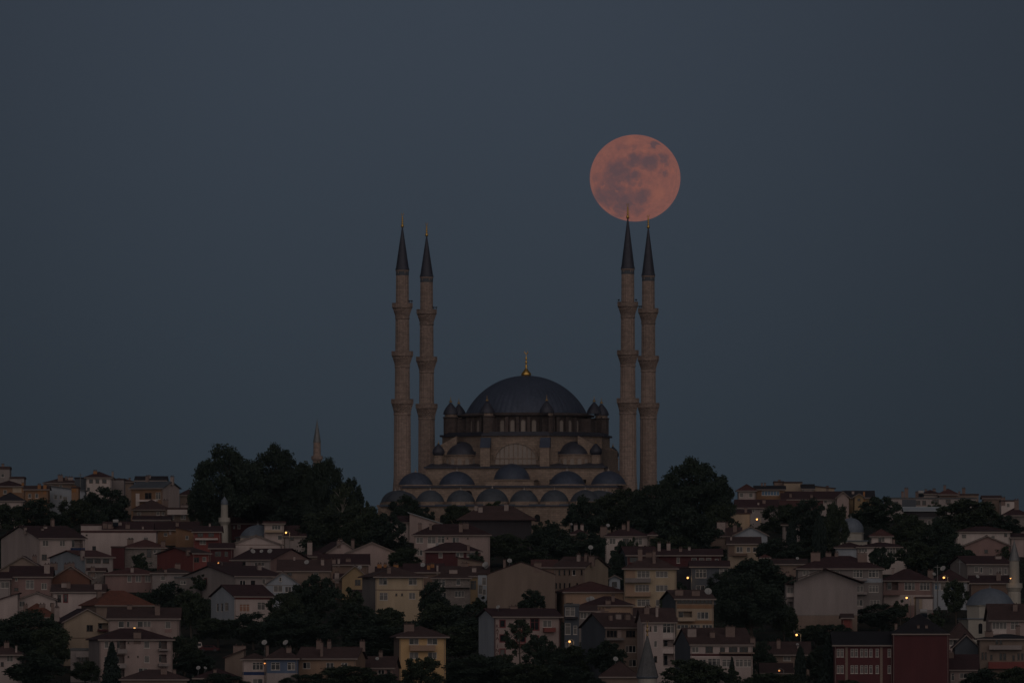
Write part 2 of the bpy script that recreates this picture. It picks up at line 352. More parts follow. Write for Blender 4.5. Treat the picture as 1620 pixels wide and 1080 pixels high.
# ------------------------------------------------------------ the great mosque
TH = R(-7.5)                                  # its front turned slightly
MY = 2640.; S = MY/F
MX = X(832.5, MY); MZ = Z(835, MY)
mosque = empty('mosque', (MX, MY, MZ), TH)
tag(mosque, 'huge domed stone mosque with lead domes crowning the hill between four minarets', 'mosque')
def hh(row): return (835-row)*S
def oct_pts(r, rot=22.5): return [(r*cos(R(rot+45*k)), r*sin(R(rot+45*k))) for k in range(8)]
def cap_profile(r, h, n=14):
    Rr = (r*r+h*h)/(2*h); a = math.asin(min(1, r/Rr)) if h < r else pi-math.asin(r/Rr)
    return [(Rr*sin(a*(1-i/n)), h-Rr+Rr*cos(a*(1-i/n))) for i in range(n)]+[(0.001, h)]
def ribs(step, amt): return lambda i, z: 1+(amt if i % step == 0 else 0)
def finial(parent, x, y, z, s, mat, n=3, crescent=True, bulb=True):
    mb = MB(); pr = []
    zz = 0
    if bulb: pr += [(.9*s, 0), (1.1*s, .25*s), (1.0*s, .6*s), (.55*s, 1.1*s), (.25*s, 1.6*s)]; zz = 1.6*s
    else: pr += [(.22*s, 0)]
    r = .34*s
    for k in range(n):
        pr += [(.12*s, zz+.15*s), (r, zz+.45*s), (.12*s, zz+.75*s)]; zz += .8*s; r *= .85
    pr += [(.07*s, zz+.1*s), (.05*s, zz+.7*s), (.001, zz+.75*s)]
    mb.lathe(pr, 12, x, y, z0=z, rf=(lambda i, q: 1+.05*(i % 2)))
    if crescent:                                # open ring, horns upward
        zc = z+zz+1.05*s; rr = .34*s; m = 14; b = len(mb.v)
        for i in range(m+1):
            a = R(125)+R(290)*i/m; w = .09*s*sin(pi*i/m)+.015*s
            for q, d in ((rr+w, 0), (rr-w, 0)):
                mb.v += [(x+q*cos(a), y-.03*s, zc+q*sin(a)), (x+q*cos(a), y+.03*s, zc+q*sin(a))]
        for i in range(m):
            k0, k1 = b+4*i, b+4*i+4
            mb.f += [(k0, k1, k1+2, k0+2), (k0+1, k0+3, k1+3, k1+1), (k0, k0+1, k1+1, k1), (k0+2, k1+2, k1+3, k0+3)]
    return mb.build('finial', mat, parent, True)
def arch_pts(cx, w, z0, z1, n=8, pointed=.0):
    h = w/2; zs = z1-h*(1+pointed)
    P = [(cx-h, z0), (cx+h, z0)]
    for i in range(n+1):
        a = pi*i/n; P.append((cx+h*cos(a), zs+h*(1+pointed)*sin(a)))
    return P
def radial_T(ang, r):                         # (u, depth inward, z) -> local point on the plane tangent at angle ang
    ca, sa = cos(ang), sin(ang)
    return lambda u, d, z: ((r-d)*ca-u*sa, (r-d)*sa+u*ca, z)
def front_T(y): return lambda u, d, z: (u, y+d, z)
def arch_window(parent, T, cx, w, z0, z1, mat_f, mat_p, bars=0, rows=0, proud=.12):
    """arched window: raised stone surround, pane child and glazing bars"""
    out, inn = arch_pts(cx, w+.5, z0-.2, z1+.28), arch_pts(cx, w, z0, z1)
    mb = MB(); n = len(out); b = len(mb.v)
    mb.v += [T(u, -proud, z) for u, z in out]+[T(u, -proud, z) for u, z in inn]+[T(u, .1, z) for u, z in out]+[T(u, .1, z) for u, z in inn]
    for i in range(n):
        j = (i+1) % n
        mb.f += [(b+i, b+j, b+n+j, b+n+i), (b+i, b+2*n+i, b+2*n+j, b+j), (b+n+i, b+n+j, b+3*n+j, b+3*n+i)]
    for k in range(bars):
        u = cx-w/2+w*(k+1)/(bars+1); t = abs(u-cx)/(w/2)
        zt = z1-(w/2)*(1-sqrt(max(0, 1-t*t)))
        mb.box(u-.08, u+.08, -proud*.7, .05, z0, zt, T)
    for k in range(rows):
        zz = z0+(z1-z0)*(k+1)/(rows+1); hw = w/2
        zs = z1-w/2
        if zz > zs: hw = sqrt(max(0, (w/2)**2-(zz-zs)**2))
        mb.box(cx-hw, cx+hw, -proud*.6, .05, zz-.09, zz+.09, T)
    o = mb.build('window', mat_f, parent)
    p = MB(); p.slab(inn, T, -.03, .1); p.build('pane', mat_p, o)
    return o
def build_mosque():
    P = mosque
    # lowest body of the prayer hall and its lead ledges
    z_a, z_b, z_c = hh(770), hh(742), hh(692)
    hw, hd = 22.6, 18.9
    body = MB(); body.box(-hw, hw, -hd, hd, -3, z_b)
    # stepped shoulders at the sides, rising to the octagon
    body.prism([(-hw+.4,-hd+.4),(hw-.4,-hd+.4),(hw-.4,hd-.4),(-hw+.4,hd-.4)], z_b, hh(712))
    body.prism(oct_pts(23.0), z_b, z_c)
    # sloping corner shoulders
    for sx in (-1, 1):
        for y0, y1 in ((-hd+.4, -hd+3.2), (hd-3.2, hd-.4), (-5, 5)):
            a, b_, c = sx*(hw-.4), sx*(hw-6.5), hh(712)
            n = len(body.v); body.v += [(a, y0, c), (b_, y0, c), (b_, y0, z_c), (a, y1, c), (b_, y1, c), (b_, y1, z_c)]
            body.f += [(n, n+1, n+2), (n+3, n+5, n+4), (n, n+2, n+5, n+3)]
    body.build('prayer_hall_wall', M_STONE, P)
    led = MB()
    led.prism(oct_pts(23.7), z_c, z_c+.5); led.prism(oct_pts(22.6), z_c+.5, z_c+1.1)
    led.build('upper_lead_ledge', M_LEADS, P)
    lo = MB(); lo.box(-hw-1.5, hw+1.5, -23.6, -hd+.2, z_b-.2, z_b+.25)
    lo.poly([(-hw-1.2,-23.3,z_b+.25),(hw+1.2,-23.3,z_b+.25),(hw,-hd-.02,z_b+1.2),(-hw,-hd-.02,z_b+1.2)])
    lo.build('lower_lead_ledge', M_LEADS, P)
    st = MB(); st.box(-hw-1, hw+1, -23, -hd-.01, -3, z_b-.21); st.build('gallery_wall', M_STONE, P)
    # small dark square openings and a slim string course along the gallery wall
    for u in (-19, -12.5, -6.6, 5.8, 9.5, 12.3, 18.5):
        MB().box(u-.35, u+.35, -23.06, -22.9, hh(766)-.2, hh(766)+.8).build('vent_opening', M_VOID, P)
    # drum with 32 windows between pilasters
    rd = 17.0; zt, zb = hh(660), z_c+1.0
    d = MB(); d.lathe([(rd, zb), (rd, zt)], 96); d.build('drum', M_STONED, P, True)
    for k in range(8):
        c0 = -90+45*k
        for q in (-14.25, -4.75, 4.75, 14.25):
            a = R(c0+q)
            o = arch_window(P, radial_T(a, rd+.02), 0, 1.15, hh(687), hh(666.5), M_STONED, M_STONEL, proud=.2)
        for q in (-9.5, 0, 9.5):
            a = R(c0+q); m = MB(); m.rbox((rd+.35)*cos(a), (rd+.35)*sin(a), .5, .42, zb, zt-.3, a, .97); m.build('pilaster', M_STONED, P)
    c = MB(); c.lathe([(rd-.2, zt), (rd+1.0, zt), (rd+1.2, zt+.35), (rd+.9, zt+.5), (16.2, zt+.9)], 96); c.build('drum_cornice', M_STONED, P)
    # main dome with lead seams
    r = 16.1; h = hh(594)-zt-.6
    dm = MB(); dm.lathe(cap_profile(r, h, 22), 192, rf=ribs(3, .011), z0=zt+.6)
    dome = dm.build('main_dome', M_LEAD, P, True)
    finial(dome, 0, 0, hh(594)-.1, 1.25, M_GOLD, 3)
    # eight weight towers at the corners of the octagon
    for k in range(8):
        a = R(22.5+45*k); x, y = 20.7*cos(a), 20.7*sin(a)
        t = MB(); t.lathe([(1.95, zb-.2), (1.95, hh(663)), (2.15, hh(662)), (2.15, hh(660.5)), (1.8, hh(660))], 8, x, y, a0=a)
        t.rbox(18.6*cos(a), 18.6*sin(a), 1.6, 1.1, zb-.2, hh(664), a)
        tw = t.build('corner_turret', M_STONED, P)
        m = MB(); m.lathe([(1.66, hh(660.4)), (1.66, hh(656.2))], 8, x, y, a0=a)
        m.build('turret_lantern', M_STONE, tw)
        m = MB(); m.lathe([(1.9, hh(656.3)), (1.92, hh(655)), (1.75, hh(651)), (1.35, hh(646.5)), (.8, hh(642)), (.3, hh(638.5)), (.001, hh(637.5))], 16, x, y, rf=ribs(2, .04))
        cp = m.build('turret_cap', M_LEADS, tw, True)
        finial(cp, x, y, hh(637.4), .42, M_GOLDD, 2, False)
    # great arch with latticed window on the front (and on the back)
    for sy in (-1, 1):
        T = (lambda u, d_, z: (u, -hd-4.12+d_, z)) if sy < 0 else (lambda u, d_, z: (-u, hd+.02-d_, z))
        yy = -hd+.0
        if sy < 0:
            # tympanum panel stands on the octagon's front face
            T = front_T(-23.0*cos(R(22.5))-.02)
        pts = [(-5.4, hh(737)), (5.4, hh(737))]+[(5.4*cos(pi*i/16), hh(727)-.6+ (hh(704.5)-hh(727)+.6)*sin(pi*i/16)) for i in range(17)]
        m = MB(); m.slab(pts, T, -.12, .02); o = m.build('arch_window', M_STONEL, P)
        m = MB()
        for k in range(17):
            a0, a1 = pi*k/17, pi*(k+1)/17
            q = [(cos(a)*rr, hh(727)-.6+(hh(704.5)-hh(727)+.6)*sin(a)*rr/5.4) for a, rr in ((a0, 5.4), (a1, 5.4), (a1, 6.0), (a0, 6.0))]
            m.slab(q, T, -.4, .02)
        for k in range(1, 9):
            u = -5.4+10.8*k/9; zt2 = hh(727)-.6+(hh(704.5)-hh(727)+.6)*sqrt(max(0, 1-(u/5.4)**2))
            m.box(u-.11, u+.11, -.22, -.11, hh(737), zt2, T)
        m.box(-5.5, 5.5, -.24, -.11, hh(728.5), hh(727), T)
        m.build('window_lattice', M_STONE, o)
    # stepped buttress towers beside the great arch
    for sx in (-1, 1):
        m = MB(); m.box(sx*7.9-1.25, sx*7.9+1.25, -23.4, -19, z_b, hh(711)); m.build('buttress', M_STONE, P)
        m = MB(); n = len(m.v); x0, x1 = sx*7.9-1.35, sx*7.9+1.35
        m.v += [(x0,-23.6,hh(711)),(x1,-23.6,hh(711)),(x1,-20.5,hh(711)),(x0,-20.5,hh(711)),(x0,-21.6,hh(695)),(x1,-21.6,hh(695)),(x1,-20.6,hh(695)),(x0,-20.6,hh(695))]
        m.f += [tuple(n+i for i in q) for q in ((0,3,2,1),(4,5,6,7),(0,1,5,4),(1,2,6,5),(2,3,7,6),(3,0,4,7))]
        m.build('buttress_roof', M_LEAD, P)
    # corner half domes over curved walls with small windows
    for sx in (-1, 1):
        for sy in (-1, 1):
            cx, cy = sx*14.9, sy*16.3; ac = math.atan2(sy, sx)
            w = MB(); w.lathe([(4.6, z_b-.1), (4.6, hh(723)), (4.9, hh(722.5)), (4.9, hh(721.5)), (4.4, hh(721))], 24, cx, cy)
            wo_ = w.build('exedra_wall', M_STONE, P)
            dmm = MB(); dmm.lathe(cap_profile(4.45, hh(700.5)-hh(721.5), 10), 48, cx, cy, rf=ribs(2, .008), z0=hh(721.5))
            hd_ = dmm.build('half_dome', M_LEADS, P, True)
            m = MB()
            for i in range(5):
                m.rbox(cx-cos(ac)*(1.4+.1*i), cy-sin(ac)*(1.4+.1*i), .6, 4.9-.72*i, hh(721)+i*.74, hh(721)+(i+1)*.74+.003, ac)
            m.build('stepped_arch', M_LEADS, P)
            for q in (-62, -38, -14, 10, 34) if sy < 0 else (-24, 0, 24):
                a = (ac+R(q)) if sy > 0 else (R(-90)+R(q+14))
                T0 = radial_T(a, 4.63); T = lambda u, dd, z, T0=T0: (T0(u, dd, z)[0]+cx, T0(u, dd, z)[1]+cy, z)
                arch_window(P, T, 0, 1.0, hh(739.5), hh(728), M_STONE, M_STONEL, proud=.08)
    # round corner turrets with onion caps
    for sx in (-1, 1):
        for sy in (-1, 1):
            cx, cy = sx*20.9, sy*18.6
            m = MB(); m.lathe([(1.45, z_b-2), (1.45, hh(724.5)), (1.6, hh(724)), (1.6, hh(723)), (1.2, hh(722.5))], 8, cx, cy, a0=R(22.5)); tw = m.build('small_turret', M_STONE, P)
            m = MB(); m.lathe([(1.15, hh(722.6)), (1.5, hh(720)), (1.6, hh(717)), (1.45, hh(713.5)), (.95, hh(709)), (.45, hh(706)), (.1, hh(704)), (.001, hh(703.8))], 16, cx, cy, rf=ribs(2, .03))
            cp = m.build('turret_cap', M_LEADS, tw, True); finial(cp, cx, cy, hh(704.3), .28, M_GOLDD, 2, False)
    # tall blind arch on the right flank
    T = front_T(-hd-.02)
    # five domes of the portico in front of the hall
    yp = -29.0
    m = MB(); m.box(-28.3, 28.3, yp-5.2, -23.01, -3, hh(775)); m.build('portico_wall', M_STONE, P)
    m = MB(); m.box(-28.9, 28.9, yp-5.7, -22.9, hh(775), hh(773.6)); m.box(-28.3, 28.3, yp-5.2, -23.0, hh(773.6), hh(771.6)); m.build('portico_eave', M_LEADS, P)
    for u, r_, top, base in ((-25.5, 4.5, 750, 771), (-14.55, 4.75, 748.7, 771), (0, 4.75, 737, 763), (14.55, 4.75, 748.5, 771), (25.5, 4.6, 748.7, 771)):
        if u == 0:
            q = MB(); q.box(-6.4, 6.4, yp-5, yp+5, hh(771.6), hh(763.8)); q.box(-6.7, 6.7, yp-5.3, yp+5.3, hh(763.8), hh(762.8)); q.build('raised_base', M_STONE, P)
        q = MB(); q.lathe([(r_+.35, hh(base+.5)), (r_+.35, hh(base-1)), (r_, hh(base-1.2))], 32, u, yp); b_ = q.build('dome_base', M_STONE, P)
        q = MB(); q.lathe(cap_profile(r_, hh(top)-hh(base-1.2), 12), 64, u, yp, rf=ribs(2, .007), z0=hh(base-1.2)); o = q.build('portico_dome', M_LEAD, P, True)
        finial(o, u, yp, hh(top)-.05, .34, M_STONEL, 2, False)
    # courtyard arcades: front row and both side rows of lead domes
    yf = -68.
    sF = (MY+yf)/F; zF = lambda row: Z(row, MY+yf)-MZ
    def arcade_dome(u, y, r_, h_, zb_):
        q = MB(); q.lathe([(r_+.25, zb_-.7), (r_+.25, zb_), (r_, zb_+.02)], 8 if False else 24, u, y); q.build('dome_base', M_STONE, P)
        q = MB(); q.lathe(cap_profile(r_, h_, 10), 48, u, y, rf=ribs(2, .008), z0=zb_); o = q.build('arcade_dome', M_LEADP, P, True)
        finial(o, u, y, zb_+h_-.03, .30, M_STONEL, 1, False)
    zb_ = zF(793.5)
    m = MB(); m.box(-28.4, 28.4, yf-4.3, yf+4.3, -8, zF(801)); m.box(-28.4, 28.4, yf+4.3, yf+4.31, -8, zF(801)); m.build('courtyard_wall', M_STONE, P)
    m = MB(); m.box(-28.9, 28.9, yf-4.8, yf+4.6, zF(801), zF(799.4)); m.build('courtyard_eave', M_LEAD, P)
    m = MB(); m.box(-28.6, 28.6, yf-4.2, yf+4.4, zF(799.4), zF(797.5)); m.build('courtyard_roof', M_LEADP, P)
    us = [(-24.2, 3.9), (-16.2, 3.7), (-8.2, 3.7), (0, 4.3), (8.3, 3.7), (16.2, 3.7), (24.2, 3.9)]
    for u, r_ in us:
        m = MB(); m.box(u-1.8, u+1.8, yf-4.25, yf-3.2, zF(799.4)+.02, zF(793.8)); m.build('parapet_block', M_STONE, P)
        arcade_dome(u, yf, r_, 3.05 if r_ < 4.2 else 3.5, zb_)
    for sx in (-1, 1):
        m = MB(); m.box(sx*26.6-3.9, sx*26.6+3.9, yf+4.33, yp-5.75, -8, zF(801)); m.box(sx*26.6-4.2, sx*26.6+4.2, yf+4.61, yp-5.76, zF(801)+.01, zF(797.5)); m.build('side_arcade_wall', M_STONE, P)
        for k in range(3): arcade_dome(sx*26.6, yf+9.2+k*8.3, 3.8, 3.1, zb_)
    # windows in the courtyard's outer wall
    T = front_T(yf-4.32)
    for u in (-20.5, -12.3, -4.3, 4.3, 12.3, 20.5):
        arch_window(P, T, u, 1.5, zF(826), zF(814), M_STONE, M_VOID, proud=.1)
    # portico arcade openings: near-black panes paint the shade inside
    for u in (-20, -10.9, -5.2, 5.2, 10.9, 20):
        arch_window(P, front_T(yp-5.22), u, 2.2, hh(797), hh(779), M_STONE, M_VOID, proud=.1)
build_mosque()

# ------------------------------------------------------------ four tall minarets
def minaret(lx, ly, cone_tip, fin_top, label, spk=()):
    p = Matrix.Rotation(TH, 3, 'Z') @ Vector((lx, ly, 0))
    root = empty('minaret', (MX+p.x, MY+p.y, MZ), TH)
    tag(root, label, 'minaret', 'tall stone minarets round the great mosque')
    flute = lambda i, z: (1.0 if i % 3 else .955)
    b = MB(); b.lathe([(2.75, -4), (2.75, 9.2), (2.55, 9.6), (2.3, 13.0)], 12); b.build('base', M_STONE2, root)
    segs = [(2.28, 2.18, 9.8, 29.9), (2.0, 1.93, 33.0, 42.4), (1.86, 1.80, 45.8, 55.2), (1.72, 1.66, 58.4, 67.7)]
    for r0, r1, z0, z1 in segs:
        m = MB(); m.lathe([(r0, z0), (r1, z1)], 48, rf=flute); m.build('shaft', M_STONE2, root)
        m = MB(); m.lathe([(r1, z1-.5), (r1+.16, z1-.42), (r1+.16, z1-.12), (r1, z1)], 24); m.build('ring_moulding', M_STONE2, root)
    for (zb, zp, rb, rt) in ((29.9, 33.6, 2.2, 2.85), (42.4, 46.2, 1.95, 2.75), (55.2, 58.9, 1.82, 2.62)):
        m = MB(); n = 5; h = zp-1.15-zb
        pr = [(rb, zb)]
        for k in range(n):
            r = rb+(rt-rb)*((k+1)/n)**1.2; z0 = zb+h*k/n
            pr += [(r, z0+h/n*.55), (r, z0+h/n)]
        rfm = lambda i, z: 1.0 if ((i+int(z*3.3)) % 2 == 0) else .93
        m.lathe(pr, 40, rf=rfm); bo = m.build('balcony', M_STONE2, root)
        m = MB(); m.lathe([(rt+.12, zp-1.2), (rt+.12, zp-1.05), (rt, zp-1.0), (rt, zp-.1), (rt+.1, zp-.08), (rt+.1, zp), (rt-.2, zp), (rt-.2, zp-1.0), (1.5, zp-1.0)], 24)
        for q in range(12):
            a = 2*pi*q/12; m.rbox((rt+.04)*cos(a), (rt+.04)*sin(a), .07, .09, zp-1.0, zp+.05, a)
        m.build('parapet', M_STONE2, bo)
    m = MB(); m.lathe([(1.72, 66.2), (1.72, 66.5), (1.70, 67.0), (1.70, 67.6)], 24, rf=lambda i, z: 1.0 if i % 2 else .97); m.build('tile_band', MW['slate'], root)
    m = MB(); m.lathe([(1.45, 67.6), (1.84, 67.6), (1.84, 67.85), (1.70, 68.2), (.16, cone_tip), (.001, cone_tip+.05)], 24, rf=ribs(2, .012)); sp = m.build('spire', M_LEADS, root)
    # finial
    H = fin_top-cone_tip; m = MB(); pr = [(.22, 0), (.42, .08*H), (.36, .2*H), (.14, .24*H)]
    z = .26*H; r = .42
    for k in range(4): pr += [(.11, z), (r, z+.05*H), (.11, z+.10*H)]; z += .125*H; r *= .86
    pr += [(.04, z+.02*H), (.03, z+.1*H), (.001, z+.11*H)]
    m.lathe(pr, 10, z0=cone_tip)
    zc = fin_top-.1*H; rr = .3
    for i in range(10):
        a0, a1 = R(125+29*i), R(125+29*(i+1))
        m.tube((rr*cos(a0), 0, zc+rr*sin(a0)), (rr*cos(a1), 0, zc+rr*sin(a1)), 0.08, .08, 4)
    m.build('finial', M_GOLD, sp, True)
    for dx in spk:
        m = MB(); m.box(dx-.22, dx+.22, -.3, .25, 59.25, 59.6); m.lathe([(.1, 0), (.26, .22), (.28, .25)], 8, dx, -.3, z0=59.25); m.tube((dx, 0, 58.9), (dx, 0, 59.3), .05)
        m.build('loudspeaker', M_RAIL, root)
minaret(-29.9, -23.0, 78.7, 82.7, 'front left minaret, farthest left of the four beside the great mosque', (1.9, 2.5))
minaret(29.9, -23.0, 80.7, 84.9, 'front right minaret touching the mosque flank, its spire tip overlapping the moon', (-2.4, 2.2))
minaret(-29.9, 23.0, 78.4, 82.2, 'rear left minaret, second from the left, standing behind the mosque hall', (1.9, 2.6))
minaret(29.9, 23.0, 80.2, 84.0, 'rear right minaret, farthest right of the four, rising above the trees', (-2.4, -1.9))
# ------------------------------------------------------------ trees
def quads_mesh(name, C, Nn, size, rng, mat, aspect=1.5):
    """one mesh of leaf-clump quads at centres C with size per quad"""
    n = len(C)
    a = rng.normal(size=(n, 3)); a /= np.linalg.norm(a, axis=1)[:, None]
    b = rng.normal(size=(n, 3)); b -= (b*a).sum(1)[:, None]*a; b /= np.linalg.norm(b, axis=1)[:, None]
    s = size[:, None] if hasattr(size, '__len__') else size
    a = a*s*aspect*.5; b = b*s*.5
    V = np.stack([C-a, C+b*.9+a*.1, C+a, C-b*.9-a*.1], 1).reshape(-1, 3)
    me = bpy.data.meshes.new(name)
    me.vertices.add(4*n); me.vertices.foreach_set('co', V.astype(np.float32).ravel())
    me.loops.add(4*n); me.loops.foreach_set('vertex_index', np.arange(4*n, dtype=np.int32))
    me.polygons.add(n); me.polygons.foreach_set('loop_start', np.arange(0, 4*n, 4, dtype=np.int32))
    me.polygons.foreach_set('loop_total', np.full(n, 4, dtype=np.int32))
    me.materials.append(mat); me.update(); me.validate()
    return me
def crown_mesh(name, seed, nclump, nleaf, leaf, mat, open_=0.0, flat=1.0, core=True, dens=1.0):
    """unit crown: fills a ball of radius 1 about the origin; returns mesh and limb tips"""
    rng = np.random.default_rng(seed)
    C = []; cl = []
    tries = 0
    while len(cl) < nclump and tries < 4000:
        tries += 1
        d = rng.normal(size=3); d /= np.linalg.norm(d)
        r = rng.uniform(.25, .80)**.7
        if tries % 5 < 3:                     # an even outer shell of lobes keeps the crown domed
            k = (tries*0.618) % 1; zz = 1-1.55*((len(cl)+.5)/nclump); a = 2.39996*tries+rng.normal()*.15
            q = math.sqrt(max(0, 1-zz*zz)); d = np.array([q*math.cos(a), q*math.sin(a), zz]); r = rng.uniform(.68, .80)
        c = d*r*np.array([1, 1, flat])
        if c[2] < -.75: continue
        rad = rng.uniform(.13, .31)*(1.12-.35*r)*dens
        if np.linalg.norm(c)+rad > 1.05: rad = max(.12, 1.05-np.linalg.norm(c))
        cl.append((c, rad))
    tot = sum(r**2 for _, r in cl)
    for c, r in cl:
        k = int(nleaf*r*r/tot)
        d = rng.normal(size=(k, 3)); d /= np.linalg.norm(d, axis=1)[:, None]
        q = rng.uniform(0, 1, k)**(.45)
        lump = 1+.22*np.sin(d[:, 0]*7+seed)*np.sin(d[:, 1]*6+1)+.18*np.sin(d[:, 2]*9+c[0]*9)
        pts = c+d*(q*r*lump)[:, None]*np.array([1, 1, .8])
        keep = rng.uniform(0, 1, k) > open_*(q)
        C.append(pts[keep])
    if core:
        k = nleaf//7; d = rng.normal(size=(k, 3)); d /= np.linalg.norm(d, axis=1)[:, None]
        C.append(d*(rng.uniform(0, .5, k)**.6)[:, None]*.85)
    C = np.concatenate(C)
    size = leaf*rng.uniform(.55, 1.35, len(C))
    return quads_mesh(name, C, None, size, rng, mat), cl
def limb_mesh(name, cl, seed, mat, low=-2.2, rt=.07):
    """tapered trunk from z=low up into the crown with limbs to the clumps (unit crown space)"""
    rnd = random.Random(seed); mb = MB()
    pts = [(0, 0, low), (.02, .01, low*.55), (-.02, .03, -.35), (.03, 0, .25)]
    rs = [rt, rt*.82, rt*.62, rt*.3]
    for i in range(3): mb.tube(pts[i], pts[i+1], rs[i], rs[i+1], 8)
    for c, r in cl[:14]:
        z = max(-.6, min(.15, c[2]-.45)); st = (0, .02, z); mid = (c[0]*.5+rnd.uniform(-.05, .05), c[1]*.5, z+(c[2]-z)*.6)
        mb.tube(st, mid, rt*.38, rt*.22, 5); mb.tube(mid, tuple(c), rt*.22, rt*.07, 5)
    me = bpy.data.meshes.new(name); me.from_pydata(mb.v, [], mb.f); me.materials.append(mat); me.update(); return me
PROTO = {}
for i in range(3):
    me, cl = crown_mesh('crown', 10+i, 64, 30000, .036, M_LEAF, .25, dens=.92); PROTO['big', i] = (me, limb_mesh('trunk', cl, i, M_BARK, -1.7, .06))
for i in range(4):
    me, cl = crown_mesh('crown', 30+i, 36, 12000, .058, (M_LEAF, M_LEAF2, M_LEAF, M_LEAF2)[i], .22); PROTO['mid', i] = (me, limb_mesh('trunk', cl, i, M_BARK, -1.8, .06))
for i in range(3):
    me, cl = crown_mesh('crown', 50+i, 18, 4200, .11, (M_LEAF2, M_LEAF, M_LEAF2)[i], .1); PROTO['small', i] = (me, limb_mesh('trunk', cl, i, M_BARK, -1.8, .07))
for i in range(2):
    me, cl = crown_mesh('crown', 70+i, 26, 3600, .075, M_LEAF2, .35, core=False); PROTO['open', i] = (me, limb_mesh('trunk', cl, i, (M_BARK, M_BARKW)[i], -1.7, .05))
def conifer(seed, layers, n, leaf, columnar):
    rng = np.random.default_rng(seed); C = []
    for k in range(layers):
        t = k/layers; z = -1+2*t; rad = ((1-t)**.8*.95+.05) if not columnar else (sin(pi*min(1, (t*.9+.13)))**.6)
        m = int(n*(rad+.1)/layers*1.7)
        a = rng.uniform(0, 2*pi, m); br = np.floor(a/(2*pi/11)+k*.37); aa = (br+.5+rng.normal(0, .22, m))*2*pi/11
        r = rng.uniform(0, 1, m)**.55*rad*(1+.15*rng.normal(size=m)*.6) * (1 if columnar else (.75+.25*((br+k) % 2)))
        C.append(np.stack([r*np.cos(aa), r*np.sin(aa), z+rng.uniform(0, 2/layers, m)-(0 if columnar else .10)*r], 1))
    C = np.concatenate(C); C[:, 2] = np.minimum(C[:, 2], 1)
    me = quads_mesh('crown', C, None, leaf*rng.uniform(.6, 1.3, len(C)), rng, M_LEAF3)
    mb = MB(); mb.tube((0, 0, -1.6), (0, 0, .85), .09, .01, 8); t = bpy.data.meshes.new('trunk'); t.from_pydata(mb.v, [], mb.f); t.materials.append(M_BARK)
    return me, t
PROTO['fir', 0] = conifer(5, 16, 6000, .13, False); PROTO['cyp', 0] = conifer(6, 24, 6000, .14, True)
TREEN = 0
def tree(kind, var, cx, hw_, top, bot, base, label, group, name=None, Y=None, depth=.9):
    """crown spans px cx-hw..cx+hw and rows top..bot, trunk stands on the hill at row base"""
    global TREEN
    TREEN += 1
    if kind in ('mid', 'small', 'big'): bot = bot+min(14, max(0, base-bot)*.6)
    Y = Y or Yof(base); s = Y/F; g = gz(Y)
    rx = hw_*s; rz = (bot-top)/2*s; zc = Z((top+bot)/2, Y)
    nm = name or {'fir': 'conifer_tree', 'cyp': 'cypress_tree'}.get(kind, 'leafy_tree')
    root = empty(nm, (X(cx, Y), Y, g))
    tag(root, label, 'tree', group)
    me, tr = PROTO[kind, var]
    c = bpy.data.objects.new('crown', me); COL.objects.link(c); c.parent = root
    c.location = (0, 0, zc-g); rot = (TREEN*2.399) % (2*pi)
    k = 1.0/.98
    c.scale = (rx*k, rx*k*depth if kind not in ('fir', 'cyp') else rx, rz*k)
    if kind in ('big', 'open'): rot = (TREEN % 2)*pi*.97
    c.rotation_euler = (0, 0, rot if kind not in ('big', 'open') else rot)
    if abs(depth-1) > .01 and kind in ('mid', 'small'): c.scale = (rx*k, rx*k, rz*k)
    t = bpy.data.objects.new('trunk', tr); COL.objects.link(t); t.parent = root
    t.location = (0, 0, zc-g); low = {'big': 1.7, 'mid': 1.8, 'small': 1.8, 'open': 1.7}.get(kind, 1.6)
    sc_ = max(rz, (zc-g+.3)/low); t.scale = (rx, rx, sc_)
    if sc_ > rz*1.05: t.scale = (rx, rx, (zc-g+.5)/low)
    if kind == 'mid': c.rotation_euler = (0, 0, rot); c.scale = (rx*k, rx*k*(.82+.36*((TREEN*.37) % 1)), rz*k)
    return root

undergrowth()
# ------------------------------------------------------------ houses
HOUSE = {}
def facade(mb, L, z0, z1, T, holes, top=None):
    """wall plane with real openings: u in 0..L, z in z0..z1; holes (u0,u1,za,zb,depth)"""
    us = sorted(set([0, L]+[h[0] for h in holes]+[h[1] for h in holes])); zs = sorted(set([z0, z1]+[h[2] for h in holes]+[h[3] for h in holes]))
    for a, b in zip(us, us[1:]):
        for c, d in zip(zs, zs[1:]):
            um, zm = (a+b)/2, (c+d)/2
            if any(h[0] < um < h[1] and h[2] < zm < h[3] for h in holes): continue
            mb.poly([T(a, 0, c), T(b, 0, c), T(b, 0, d), T(a, 0, d)])
    for (a, b, c, d, dep) in holes:
        mb.poly([T(a, 0, c), T(a, dep, c), T(a, dep, d), T(a, 0, d)]); mb.poly([T(b, 0, c), T(b, 0, d), T(b, dep, d), T(b, dep, c)])
        mb.poly([T(a, 0, c), T(b, 0, c), T(b, dep, c), T(a, dep, c)]); mb.poly([T(a, 0, d), T(a, dep, d), T(b, dep, d), T(b, 0, d)])
        if dep > .5: mb.poly([T(a, dep, c), T(b, dep, c), T(b, dep, d), T(a, dep, d)])
